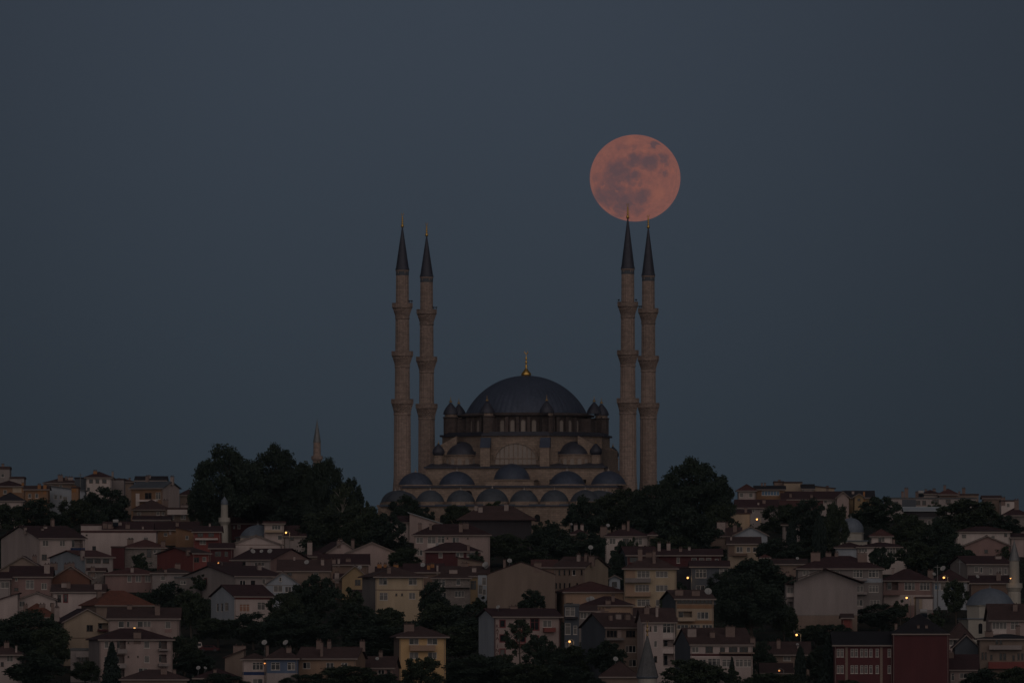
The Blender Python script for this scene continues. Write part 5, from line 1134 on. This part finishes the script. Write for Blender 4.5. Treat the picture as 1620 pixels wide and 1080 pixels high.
def letters(parent, word, x, z_top, size, step, mat, name='lettering'):
    """vertical painted word, one letter under the other, raised a little from the wall"""
    vs = []; fs = []
    for i, chh in enumerate(word):
        if chh == ' ': continue
        base = {'İ': 'I', 'Ş': 'S'}.get(chh, chh)
        cu = bpy.data.curves.new('letter', 'FONT'); cu.body = base; cu.size = size; cu.extrude = .02; cu.align_x = 'CENTER'
        o = bpy.data.objects.new('letter', cu); COL.objects.link(o)
        me = bpy.data.meshes.new_from_object(o)
        n = len(vs); z = z_top-step*i-size*.7
        for v in me.vertices: vs.append((x+v.co.x, -.04-v.co.z, z+v.co.y))
        for p in me.polygons: fs.append(tuple(n+k for k in p.vertices))
        if chh == 'İ' or chh == 'Ş':
            zz = z+size*.80 if chh == 'İ' else z-size*.18; n = len(vs)
            for a, b in ((-.06, 0), (.06, 0), (.06, .1), (-.06, .1)): vs.append((x+a, -.06, zz+b))
            fs.append((n, n+1, n+2, n+3))
        bpy.data.objects.remove(o); bpy.data.curves.remove(cu); bpy.data.meshes.remove(me)
    m = MB(); m.v = vs; m.f = fs; return m.build(name, mat, parent)
kc = HOUSE['clinic house']; _y = Yof(1060); _s = _y/F
letters(kc, 'KATA İNŞAAT', 4.9*_s, Z(987, _y)-gz(_y), 1.0, 6.4*_s, MW['maroon'])
# ------------------------------------------------------------ small mosques and minarets in the town
def small_mosque(cx, Y, r, top, base, drumbot, label, mat, square=True, hall=None, ribn=2):
    s = Y/F; g = gz(Y); root = empty('small_mosque', (X(cx, Y), Y, g), R(8)); tag(root, label, 'mosque')
    zb, zt, zd = Z(base, Y)-g, Z(top, Y)-g, Z(drumbot, Y)-g
    R_ = r*s
    m = MB(); m.lathe([(R_+.25, zb+.02), (R_+.25, zb-.25), (R_, zb-.3)] , 8, a0=R(22.5)); m.lathe([(R_+.05, zd), (R_+.05, zb-.3), (R_+.25, zb-.2), (R_+.25, zb+.02), (R_*.9, zb+.05)], 8, a0=R(22.5))
    m.build('drum', M_WHSTONE, root)
    m = MB(); m.lathe(cap_profile(R_, zt-zb, 14), 48, rf=ribs(ribn, .008), z0=zb); d = m.build('dome', mat, root, True)
    finial(d, 0, 0, zt-.05, .3, M_STEEL, 2, False)
    w = R_*1.12; m = MB(); holes = []
    m.box(-w, w, -w, w, -2, zd); m.build('wall', M_WHSTONE, root)
    m = MB(); m.box(-w-.3, w+.3, -w-.3, w+.3, zd, zd+.2); m.build('cornice', mat, root)
    for u in (-.55, 0, .55): arch_window(root, front_T(-w-.02), u*w, .9, max(.5, zd-3.2), zd-.9, M_WHSTONE, M_GLASS, proud=.08)
    return root
small_mosque(408, Yof(868), 28, 830, 847.5, 850, 'small mosque with a pale blue grey dome beside the slim white minaret', M_LEADB)
small_mosque(1346, Yof(876), 20, 819, 842, 856, 'small old stone building with a weathered dome half hidden by right slope trees', M_LEADB)
mq = small_mosque(1566, Yof(1020), 38.5, 930, 957, 979, 'mosque with a wide grey lead dome beside the right hand minaret', M_LEADB)
def town_minaret(cx, Y, spec, label, group=None, mats=(None, None), fin=None, lamp=False):
    """spec: list of (row, half width px, kind)"""
    s = Y/F; g = gz(Y); root = empty('minaret', (X(cx, Y), Y, g)); tag(root, label, 'minaret')
    for name, pts, mt, n, sm in spec:
        m = MB(); m.lathe([(max(.001, hw*s), Z(row, Y)-g) for row, hw in pts], n); m.build(name, mt, root, sm)
    if fin: finial(root, 0, 0, Z(fin[0], Y)-g, fin[1], fin[2], 3, True, False)
    return root
Yw = Yof(862)
town_minaret(355, Yw, [('shaft', [(900, 6.5), (850, 6.2), (832, 5.8), (829, 6)], M_WHSTONE, 10, False), ('balcony', [(830, 6), (826, 8.6), (825.5, 9.2), (818.5, 9.2), (818.5, 8.5), (824, 8.4), (824, 5)], M_WHSTONE, 20, False),
    ('upper_shaft', [(824, 5.8), (799, 5.5), (798, 6)], M_WHSTONE, 16, False), ('onion_cap', [(798.5, 5.2), (796.5, 5.8), (794, 5.8), (791, 4.4), (788, 2.2), (786, .9), (785, .2)], M_LEADB, 20, True)],
    'slim white minaret with an onion cap in front of the great dark trees', fin=(785.5, .16, M_STEEL))
Yb = 2900
town_minaret(501.5, Yb, [('shaft', [(840, 6.5), (735, 6.2), (699, 5.6)], M_STONE2, 16, False), ('balcony', [(730, 6.2), (726, 9), (721, 9), (721, 5)], M_STONE2, 20, False), ('spire', [(699.5, 6.4), (698, 6), (668, .8), (664, .3), (660, .1)], M_STEEL, 16, False)],
    'lone distant minaret with a grey spire rising behind the great dark trees')
Yn = 1985
rn = town_minaret(1024, Yn, [('shaft', [(1098, 15), (1072, 15)], M_WHSTONE, 16, False), ('cornice', [(1073, 15), (1070.5, 17.5), (1069, 17.5), (1068.5, 14)], M_LEADB, 20, False),
    ('spire', [(1069.4, 18), (1066, 16.6), (1006, 1.5), (1004, 1)], MR['grey'], 12, False)], 'near minaret with a tall grey cone spire and gilded finial at the bottom edge')
m = MB(); s_ = Yn/F; zb = Z(1005, Yn)-gz(Yn)
m.lathe([(.26, 0), (.2, .3), (.1, .5), (.3, .95), (.33, 1.1), (.1, 1.45), (.27, 1.75), (.27, 1.9), (.07, 2.15), (.05, 2.6), (.001, 2.7)], 14, z0=zb)
for i in range(10):
    a0, a1 = R(125+29*i), R(125+29*(i+1)); m.tube((.22*cos(a0), 0, zb+2.85+.22*sin(a0)), (.22*cos(a1), 0, zb+2.85+.22*sin(a1)), .04, .04, 4)
m.build('finial', M_GOLDD, rn, True)
Yr = Yof(998)
rm_ = town_minaret(1604.5, Yr, [('base', [(1010, 11.5), (958, 11.5), (956, 10.5), (938, 10.5), (936, 10)], M_WHSTONE, 12, False), ('balcony', [(936, 9.5), (930, 12.3), (929.5, 13), (922, 13), (922, 12), (928, 11.8), (928, 6)], M_WHSTONE, 20, False),
    ('shaft', [(928, 8.2), (888, 7.8), (886, 8.3)], M_WHSTONE, 14, False), ('spire', [(886.5, 9), (884.5, 8.4), (856, .8), (851, .2)], M_STEEL, 14, False)], 'right hand minaret beside the wide grey dome, lit by an amber lamp', fin=(853, .14, M_STEEL))
# lead cone of the small turret in front of the right hand mosque
town_minaret(1563, Yof(1016), [('shaft', [(1030, 6), (1003, 6)], M_WHSTONE, 10, False), ('spire', [(1004, 6.4), (960, .6), (954, .2)], M_STEEL, 10, False)], 'small pointed grey turret in front of the wide grey dome')
# ------------------------------------------------------------ street lamps
def street_lamp(px, row, base, label, mat=M_LAMP, r=.30, power=60, Y=None, tall=None):
    Y = Y or Yof(base); g = gz(Y); z = Z(row, Y)-g
    root = empty('street_lamp', (X(px, Y), Y, g)); tag(root, label, 'street lamp', 'lit street lamps among the houses')
    m = MB(); m.tube((.9, .15, -1), (.9, .15, z+.15), .10, .06, 8); m.build('pole', M_STEEL, root)
    m = MB(); m.tube((.9, .15, z+.1), (.35, .05, z+.42), .045); m.tube((.35, .05, z+.42), (0, 0, z+.36), .045); m.build('arm', M_STEEL, root)
    m = MB(); m.lathe([(.05, .42), (r*.9, .3), (r*1.05, .18), (r*.8, .16)], 12, z0=z); m.build('lamp_head', M_STEEL, root)
    m = MB(); m.lathe([(.001, -r*.85), (r*.6, -r*.6), (r*.86, -.02), (r*.7, r*.5), (.001, r*.56)], 12, z0=z); m.build('bulb', mat, root, True)
    if power:
        l = bpy.data.lights.new('lamp_light', 'POINT'); l.energy = power; l.color = (1, .62, .28); l.shadow_soft_size = .3
        o = bpy.data.objects.new('lamp_light', l); COL.objects.link(o); o.parent = root; o.location = (0, -.75, z-.2)
    return root
LP = [(452.5,842,876,'street lamp glowing yellow right of the small white house under the great trees'),
      (645,880,908,'amber street lamp behind the dish at the right foot of the pink gable'),
      (901,1014,1046,'amber street lamp in the dark between pink apartment house and brown house'),
      (1088,913.5,957,'bright street lamp in the dark gap beside the slate blue house'),
      (1197.5,821,852,'bright street lamp right of the flat cream house on the upper slope'),
      (1260,1003.5,1050,'bright street lamp below the big blank gable wall'),
      (1434,945,982,'street lamp shining on the white lower wall of the pink balcony house'),
      (1493,913,968,'street lamp shining in front of the maroon roof of bluish house')]
for a in LP: street_lamp(*a, power=200, r=.29)
street_lamp(345.5, 890, 920, 'small orange lamp at the roof edge above the wide grey gable', M_LAMPO, .2, 25)
street_lamp(213, 993, 1058, 'small orange lamp over the roof of the white apartment house', M_LAMP, .24, 40, Y=Yof(1066))
street_lamp(1232.5, 1060, 1092, 'faint amber lamp low among the dim brown roofs', M_LAMPO, .2, 20)
def wall_lamp(parent_nm, u, z, mat, r, label): pass
# indoor lights seen in two windows, and the lamp that washes the right hand minaret
def lit_bulb(px, row, Y, label, mat=M_LAMPO, r=.22, power=15):
    root = empty('wall_lamp', PT(px, row, Y)); tag(root, label, 'wall lamp')
    m = MB(); m.lathe([(.001, -r), (r*.8, -r*.5), (r, 0), (r*.7, r*.6), (.001, r*.75)], 10); m.build('bulb', mat, root, True)
    m = MB(); m.lathe([(r*1.1, .0), (r*.9, r*.8), (.06, r*1.1), (.04, r*1.3)], 10); m.tube((0, 0, r*1.2), (0, .5, r*1.2), .03); m.build('bracket', M_STEEL, root)
    l = bpy.data.lights.new('lamp_light', 'POINT'); l.energy = power; l.color = (1, .55, .22); l.shadow_soft_size = .2
    o = bpy.data.objects.new('lamp_light', l); COL.objects.link(o); o.parent = root; o.location = (0, -.35, -.1)
lit_bulb(419, 1048, 2002.6, 'orange lamp at the window corner of the white fronted house')
lit_bulb(1379, 1062, 2006.0, 'tiny amber lamp by a window of the maroon building', r=.14, power=6)
lit_bulb(1598.5, 914, Yr-2.3, 'amber floodlight fixed low on the right hand minaret shaft', mat=M_LAMP, r=.16, power=60)
# ------------------------------------------------------------ vehicles and poles
def van(px, row, base, label):
    Y = Yof(base); g = Z(row, Y); root = empty('delivery_van', (X(px, Y), Y, g), R(12)); tag(root, label, 'van')
    m = MB(); pts = [(-.95,.35),(.95,.35),(.98,1.2),(.85,1.95),(.7,2.05),(-.7,2.05),(-.85,1.95),(-.98,1.2)]; m.slab(pts, lambda u, dd, z: (u, dd, z), 0, 4.4); m.build('body', MW['white'], root)
    MB().box(-.75, .75, -.03, .0, 1.25, 1.8).build('rear_window', M_GLASS, root)
    for x in (-.85, .85):
        m = MB(); m.box(x-.07, x+.07, -.04, 0, .8, 1.15); m.build('tail_light', M_FRAMER, root)
        for y in (.8, 3.5):
            w = MB(); n = 14; b = 0
            for t in range(n): w.tube((x-.12, y, .33), (x+.12, y, .33), .33, .33, n) if t == 0 else None
            w.build('wheel', M_RAIL, root)
    MB().box(-.95, .95, -.1, 0, .35, .55).build('bumper', M_RAIL, root)
def car(px, row, base, label):
    Y = Yof(base); g = Z(row, Y); root = empty('parked_car', (X(px, Y), Y, g), R(-10)); tag(root, label, 'car')
    T = lambda u, dd, z: (u, dd, z)
    m = MB(); m.slab([(-2.1,.3),(2.1,.3),(2.15,.75),(1.3,.9),(.8,1.38),(-1.0,1.4),(-1.7,.95),(-2.15,.85)], T, 0, 1.65); m.build('body', MW['maroon'], root)
    m = MB(); m.slab([(-1.4,.93),(1.05,.92),(.7,1.3),(-.95,1.32)], T, -.02, .02); m.build('side_window', M_GLASS, root)
    for x in (-1.3, 1.3):
        w = MB(); w.tube((x, -.03, .32), (x, .2, .32), .32, .32, 14); w.build('wheel', M_RAIL, root)
        w = MB(); w.tube((x, 1.45, .32), (x, 1.68, .32), .32, .32, 14); w.build('wheel', M_RAIL, root)
van(313, 1030, 1030, 'small white van parked under dark trees right of the pink row house')
car(331, 1030, 1033, 'dark red car parked right of the small white van')
def pole(px, top, base, label, Y=None):
    Y = Y or Yof(base); g = gz(Y); root = empty('utility_pole', (X(px, Y), Y, g)); tag(root, label, 'utility pole')
    z = Z(top, Y)-g; m = MB(); m.tube((0, 0, -1), (0, 0, z), .16, .10, 8); m.build('post', M_STEEL, root)
    m = MB(); m.box(-.7, .7, -.06, .06, z-.6, z-.48); m.build('crossarm', M_STEEL, root)
pole(1483, 893, 966, 'grey utility pole in front of the bluish house at right')
pole(127, 748, 824, 'thin dark mast on the skyline left of the red pavilion roof', Y=2700)
pole(1518, 885, 948, 'slim pale pole left of the grey house with very dark roof')
# white water tanks and solar heaters on roofs
def tank(px, row, Y, label, r=.45, l=1.4):
    root = empty('water_tank', PT(px, row, Y)); tag(root, label, 'water tank')
    m = MB(); m.tube((-l/2, 0, r), (l/2, 0, r), r, r, 14); m.build('barrel', M_DISH, root)
    m = MB()
    for x in (-l*.35, l*.35): m.box(x-.04, x+.04, -r, r, -.6, .05)
    m.build('stand', M_STEEL, root)
    n = MB(); n.poly([(-l/2, -.5, .1), (l/2, -.5, .1), (l/2, -1.9, -.8), (-l/2, -1.9, -.8)]); n.poly([(-l/2, -.5, .02), (l/2, -.5, .02), (l/2, -1.9, -.88), (-l/2, -1.9, -.88)]); n.build('solar_panel', M_GLASS, root)
tank(1461, 970, Yof(1010)-4, 'white rooftop water tank with panel behind the maroon building', .5, 1.5)
tank(183, 827, Yof(866)+1, 'pale water tank among the chimneys above the long white wall')
tank(1457, 781, 2675, 'pale water tank on the slab roof of the right skyline')
# ------------------------------------------------------------ trees among the houses (crown columns and rows in photo pixels)
G1 = 'great trees left of the mosque'; G2 = 'trees right of the mosque'; G3 = 'trees between the houses'; G4 = 'trees along the foot of the hill'; G5 = 'trees on the right slope'
T_ = tree
T_('big', 0, 362, 67, 700, 836, 858, 'huge round crowned tree, leftmost of the great dark trees', G1)
T_('big', 1, 438, 54, 693, 830, 854, 'tallest of the great dark trees, its top above the others', G1)
T_('big', 2, 512, 40, 716, 850, 862, 'great dark tree in front of the lone distant minaret', G1)
T_('big', 0, 405, 60, 745, 850, 850, 'broad dark tree filling the gap between the two tallest great trees', G1)
T_('mid', 3, 482, 40, 726, 842, 852, 'dark tree filling the notch left of the lone distant minaret', G1)
T_('mid', 0, 554, 29, 750, 850, 866, 'ragged tree at the right shoulder of the great dark trees', G1)
T_('open', 1, 541, 32, 758, 848, 872, 'thin tree with a pale forked trunk at the right of the great trees', G1, name='birch_tree')
T_('mid', 1, 320, 27, 752, 836, 852, 'smaller dark tree at the left foot of the great trees', G1)
T_('mid', 2, 455, 46, 775, 838, 856, 'low dark tree below the tallest great tree', G1)
T_('mid', 3, 520, 52, 802, 884, 884, 'wide dark tree standing behind the tall pale chimney', G1)
T_('mid', 0, 612, 44, 806, 892, 896, 'dark round tree right of the pink gables', G1)
T_('mid', 1, 575, 40, 790, 870, 890, 'dark tree between the great trees and the white wedge wall', G1)
T_('small', 0, 583, 16, 788, 838, 860, 'small tree below the left arcade of the mosque', G1)
T_('mid', 2, 641, 31, 782, 828, 842, 'round bush like tree in front of the left courtyard domes', G1)
T_('small', 1, 672, 18, 800, 830, 846, 'little tree behind the bright white wedge wall', G1)
T_('mid', 3, 723, 27, 796, 836, 850, 'round dark tree in front of the courtyard wall left of the barn', G1)
T_('small', 2, 785, 22, 790, 812, 848, 'small dark tree peeping over the roof of the dark barn', G1)
T_('mid', 0, 168, 43, 766, 838, 846, 'dark dome shaped tree left of the orange gabled house', G1)
T_('mid', 1, 118, 40, 784, 842, 850, 'low dark tree left of the dome shaped tree', G1)
T_('mid', 2, 60, 44, 788, 842, 852, 'wide dark tree behind the big off white house at left', G1)
T_('mid', 3, 12, 36, 794, 846, 854, 'dark tree at the left edge above the white gable', G1)
# right of the mosque
T_('big', 1, 1098, 66, 715, 846, 864, 'tallest tree right of the mosque with a ragged top', G2)
T_('big', 2, 1040, 52, 756, 856, 868, 'broad dark tree covering the foot of the rear right minaret', G2)
T_('mid', 0, 1138, 26, 748, 836, 862, 'tree with loose branches at the right side of the tallest right tree', G2)
T_('mid', 1, 1000, 44, 764, 846, 866, 'dark tree in front of the right end of the portico', G2)
T_('mid', 2, 924, 37, 783, 862, 872, 'dark round tree in front of the right courtyard domes', G2)
T_('mid', 3, 968, 40, 778, 850, 858, 'dark tree between the courtyard and the right minarets', G2)
T_('mid', 0, 1085, 60, 800, 878, 880, 'wide low tree below the tallest tree right of the mosque', G2)
T_('mid', 1, 1140, 34, 790, 858, 868, 'low dark tree left of the flat cream house', G2)
T_('mid', 2, 872, 44, 826, 890, 896, 'dark tree right of the dark barn', G2)
T_('mid', 3, 800, 48, 842, 892, 896, 'dark tree before the dark barn wall', G2)
T_('mid', 0, 925, 40, 838, 892, 898, 'dark tree left of the white house among trees', G2)
T_('small', 0, 861, 26, 818, 862, 884, 'small bushy tree before the courtyard wall right of the barn', G2)
T_('mid', 1, 840, 42, 868, 900, 905, 'low dark shrubs above the huge beige gable', G2)
T_('small', 1, 982, 16, 852, 900, 904, 'small tree before the white house among trees', G2)
T_('small', 2, 1001, 11, 847, 880, 902, 'small pointed tree right in front of the white house windows', G2)
T_('mid', 2, 978, 22, 874, 930, 942, 'dark tree between the beige gable and slate gable', G3)
T_('mid', 3, 1060, 48, 846, 880, 896, 'low dark trees right of the narrow brown annex', G2)
T_('mid', 0, 1120, 36, 860, 888, 892, 'low dark tree below the big pale chimney block', G2)
# right slope
T_('mid', 1, 1238, 36, 792, 850, 862, 'tree left of the long dark stand on the right slope', G5)
T_('mid', 2, 1280, 42, 788, 862, 870, 'broad dark tree in the middle of the right slope', G5)
T_('mid', 3, 1322, 24, 790, 884, 892, 'tall dark tree left of the old stone dome', G5)
T_('cyp', 0, 1296, 11, 815, 890, 898, 'dark slender cypress in the middle of the right slope', G5)
T_('cyp', 0, 1252, 8, 826, 870, 880, 'short slender cypress near the small pale cottage', G5)
T_('mid', 0, 1390, 44, 782, 838, 850, 'dark tree on the skyline right of the yellow gabled front', G5)
T_('mid', 1, 1436, 36, 806, 862, 874, 'dark tree below the pale tin roof', G5)
T_('mid', 2, 1485, 34, 818, 880, 892, 'dark tree left of the long white house at right', G5)
T_('mid', 3, 1530, 54, 786, 848, 860, 'large dark tree under the right skyline', G5)
T_('mid', 0, 1592, 34, 812, 850, 862, 'dark tree near the right edge under the skyline', G5)
T_('small', 0, 1478, 14, 790, 812, 842, 'small tree before the long slab building', G5)
T_('mid', 1, 1450, 40, 850, 908, 914, 'dark tree right of the glazed veranda house', G5)
T_('mid', 2, 1230, 44, 850, 900, 904, 'dark tree right of the cream house', G5)
T_('mid', 3, 1290, 44, 850, 890, 896, 'low dark tree above the broad maroon hip roof', G5)
T_('mid', 0, 1200, 60, 878, 960, 966, 'great dark tree left of the big blank gable, upper part', G5)
T_('big', 0, 1188, 64, 905, 1012, 1016, 'great dark tree mass between orange banded block and blank gable', G5)
T_('mid', 1, 1240, 24, 950, 1010, 1014, 'dark tree hugging the left foot of the big blank gable', G5)
T_('small', 1, 1394, 22, 862, 905, 918, 'bushy tree before the glazed veranda', G5)
T_('mid', 2, 1505, 40, 858, 910, 915, 'dark tree before the salmon pink gable', G5)
T_('small', 2, 1588, 20, 862, 892, 898, 'small dark tree left of the right hand minaret spire', G5)
T_('mid', 3, 1512, 24, 913, 978, 986, 'rounded dark tree left of the wide grey dome', G5)
T_('mid', 0, 1390, 42, 952, 996, 1000, 'dark tree below the grey three storey house', G5)
T_('small', 0, 1424, 16, 945, 980, 990, 'dark bush before the pink balcony house', G5)
T_('mid', 1, 1290, 34, 984, 1020, 1024, 'dark bushes below the big blank gable', G5)
T_('small', 1, 1530, 26, 868, 892, 905, 'bush at the left foot of the salmon gable', G5)
# middle
T_('mid', 2, 270, 48, 920, 985, 992, 'dark tree above the pink row house', G3)
T_('mid', 3, 302, 34, 930, 1002, 1010, 'dark tree left of the brick villa', G3)
T_('small', 2, 222, 16, 872, 904, 914, 'small dark tree before the grey brick house at left', G3)
T_('mid', 0, 500, 46, 904, 985, 995, 'large soft dark tree in the gap left of the yellow house', G3)
T_('mid', 1, 452, 34, 930, 1000, 1006, 'tree right of the brick villa', G3)
T_('mid', 2, 400, 40, 968, 1020, 1026, 'bushy tree under the brick villa', G3)
T_('mid', 3, 345, 40, 975, 1018, 1022, 'dark bushes right of the pink row house', G3)
T_('big', 1, 470, 70, 965, 1040, 1038, 'wide dark tree mass above the peach coloured house', G3)
T_('mid', 0, 560, 50, 950, 1022, 1026, 'dark tree below the grey brick cottage', G3)
T_('mid', 1, 605, 44, 955, 1020, 1024, 'dark tree hiding the foot of the large yellow house', G3)
T_('mid', 2, 686, 28, 918, 992, 990, 'upright dark tree right of the large yellow house', G3)
T_('mid', 3, 700, 46, 950, 1010, 1014, 'dark tree below the grey brick tenement', G3)
T_('mid', 0, 740, 44, 952, 1016, 1020, 'dark tree left of the pale pink apartment house', G3)
T_('mid', 1, 800, 32, 934, 972, 978, 'dark tree at the left foot of the huge beige gable', G3)
T_('mid', 2, 842, 28, 932, 966, 992, 'olive toned tree before the huge beige gable', G3)
T_('big', 2, 620, 90, 985, 1050, 1040, 'very wide dark tree behind the golden yellow house', G3)
T_('mid', 3, 730, 50, 985, 1052, 1048, 'dark tree right of the golden yellow house', G3)
T_('open', 0, 822, 30, 973, 1045, 1072, 'loose branched tree in front of the pale pink apartment house', G3)
T_('mid', 0, 855, 34, 1000, 1068, 1078, 'dense tree before the lower right of the pink apartment house', G3)
T_('mid', 1, 795, 26, 1030, 1075, 1076, 'bush hiding the foot of the vertical red lettering', G3)
T_('small', 0, 1052, 14, 938, 985, 990, 'small tree at the foot of the yellow balcony block', G3)
T_('small', 1, 1075, 16, 918, 950, 962, 'small tree in the dark gap below the slate house lamp', G3)
T_('mid', 2, 1138, 30, 905, 960, 968, 'dark tree before the slate blue house', G3)
T_('mid', 3, 900, 36, 1018, 1072, 1074, 'dark tree below the amber lamp at centre', G3)
T_('mid', 0, 960, 36, 1010, 1056, 1080, 'dark tree before the brown four storey house', G3)
# bottom left and foot of the hill
T_('big', 0, 40, 72, 962, 1052, 1056, 'big dark tree at the lower left', G4)
T_('mid', 1, 82, 36, 985, 1060, 1066, 'dark tree left of the grey annex', G4)
T_('mid', 2, 60, 60, 1030, 1085, 1090, 'dark tree in the bottom left corner', G4)
T_('mid', 3, 135, 28, 1042, 1084, 1088, 'round dark tree before the grey annex', G4)
T_('fir', 0, 177, 19, 1017, 1090, 1092, 'pointed fir before the white apartment house', G4)
T_('mid', 0, 310, 44, 1030, 1070, 1072, 'dark tree at the left of the dish roof house', G4)
T_('mid', 1, 292, 34, 1000, 1066, 1068, 'dark tree right of the white apartment house', G4)
T_('mid', 2, 350, 52, 1064, 1096, 1094, 'leafy bush along the bottom edge left of the blue house', G4)
T_('mid', 3, 545, 62, 1050, 1098, 1093, 'broad leafy tree before the peach coloured house', G4)
T_('mid', 0, 480, 44, 1064, 1100, 1094, 'low leafy tree below the blue fronted house', G4)
T_('mid', 1, 666, 42, 1033, 1096, 1092, 'round leafy tree before the golden yellow house', G4)
T_('mid', 2, 610, 40, 1064, 1098, 1093.5, 'low tree left of the golden yellow house foot', G4)
T_('big', 1, 760, 70, 1030, 1096, 1088, 'wide dark tree mass at the bottom centre', G4)
T_('mid', 3, 830, 52, 1046, 1096, 1091, 'dark tree in the bottom centre below the pink apartment house', G4)
T_('big', 2, 890, 60, 1048, 1100, 1090, 'leafy tree left of the small brown hipped roof', G4)
T_('mid', 0, 940, 30, 1072, 1100, 1093.6, 'low leafy tree before the small brown hipped roof', G4)
T_('mid', 1, 1096, 56, 1036, 1100, 1093, 'round dark tree right of the near minaret spire', G4)
T_('small', 2, 1158, 18, 1052, 1092, 1094, 'small tree before the white block with attic terraces', G4)
T_('fir', 0, 1158, 9, 1040, 1092, 1093, 'small pointed fir before the white block windows', G4)
T_('mid', 2, 1205, 26, 1012, 1070, 1076, 'dark tree right of the white block with attic terraces', G4)
T_('mid', 3, 1225, 60, 1062, 1100, 1094, 'leafy tree mass below the dim brown roofs', G4)
T_('cyp', 0, 1266, 9, 1022, 1090, 1090, 'slender dark cypress left of the maroon building', G4)
T_('mid', 0, 1302, 36, 1018, 1096, 1088, 'broad dark tree at the left end of the maroon building', G4)
T_('fir', 0, 1310, 20, 1010, 1092, 1090, 'dark conifer touching the left end of the maroon building', G4)
T_('mid', 1, 1345, 30, 1072, 1100, 1094.8, 'low tree before the maroon building windows', G4)
T_('mid', 2, 1560, 44, 1056, 1100, 1093, 'leafy tree below the beige balcony house', G4)
T_('mid', 3, 1612, 34, 1052, 1100, 1093.5, 'leafy tree in the bottom right corner', G4)
T_('mid', 0, 1325, 40, 985, 1022, 1026, 'low dark tree behind the roof of the maroon building', G5)
T_('mid', 1, 640, 30, 862, 905, 910, 'dark bushes between pink gable and long pink house', G3)
T_('small', 0, 752, 17, 868, 900, 918, 'dark round bush before the dark red house', G3)

T_('small', 1, 150, 20, 796, 836, 850, 'small dark tree at the foot of the dome shaped tree', G1)
T_('small', 2, 556, 22, 926, 975, 984, 'dark tree before the small mustard yellow gable', G3)
T_('small', 0, 318, 20, 905, 935, 946, 'small dark tree before the wide grey gable', G3)
T_('small', 1, 452, 16, 905, 935, 948, 'small dark tree beside the blue grey gabled house', G3)
T_('small', 2, 84, 15, 968, 1000, 1012, 'small dark tree left of the tall cream house', G3)
T_('small', 0, 762, 18, 940, 975, 982, 'small dark tree below the blue white glazed bays', G3)
T_('small', 1, 1178, 20, 886, 915, 926, 'small dark tree before the cream house on the right slope', G5)
T_('small', 2, 1480, 16, 965, 992, 1002, 'small dark bush right of the white shutter kiosk', G5)
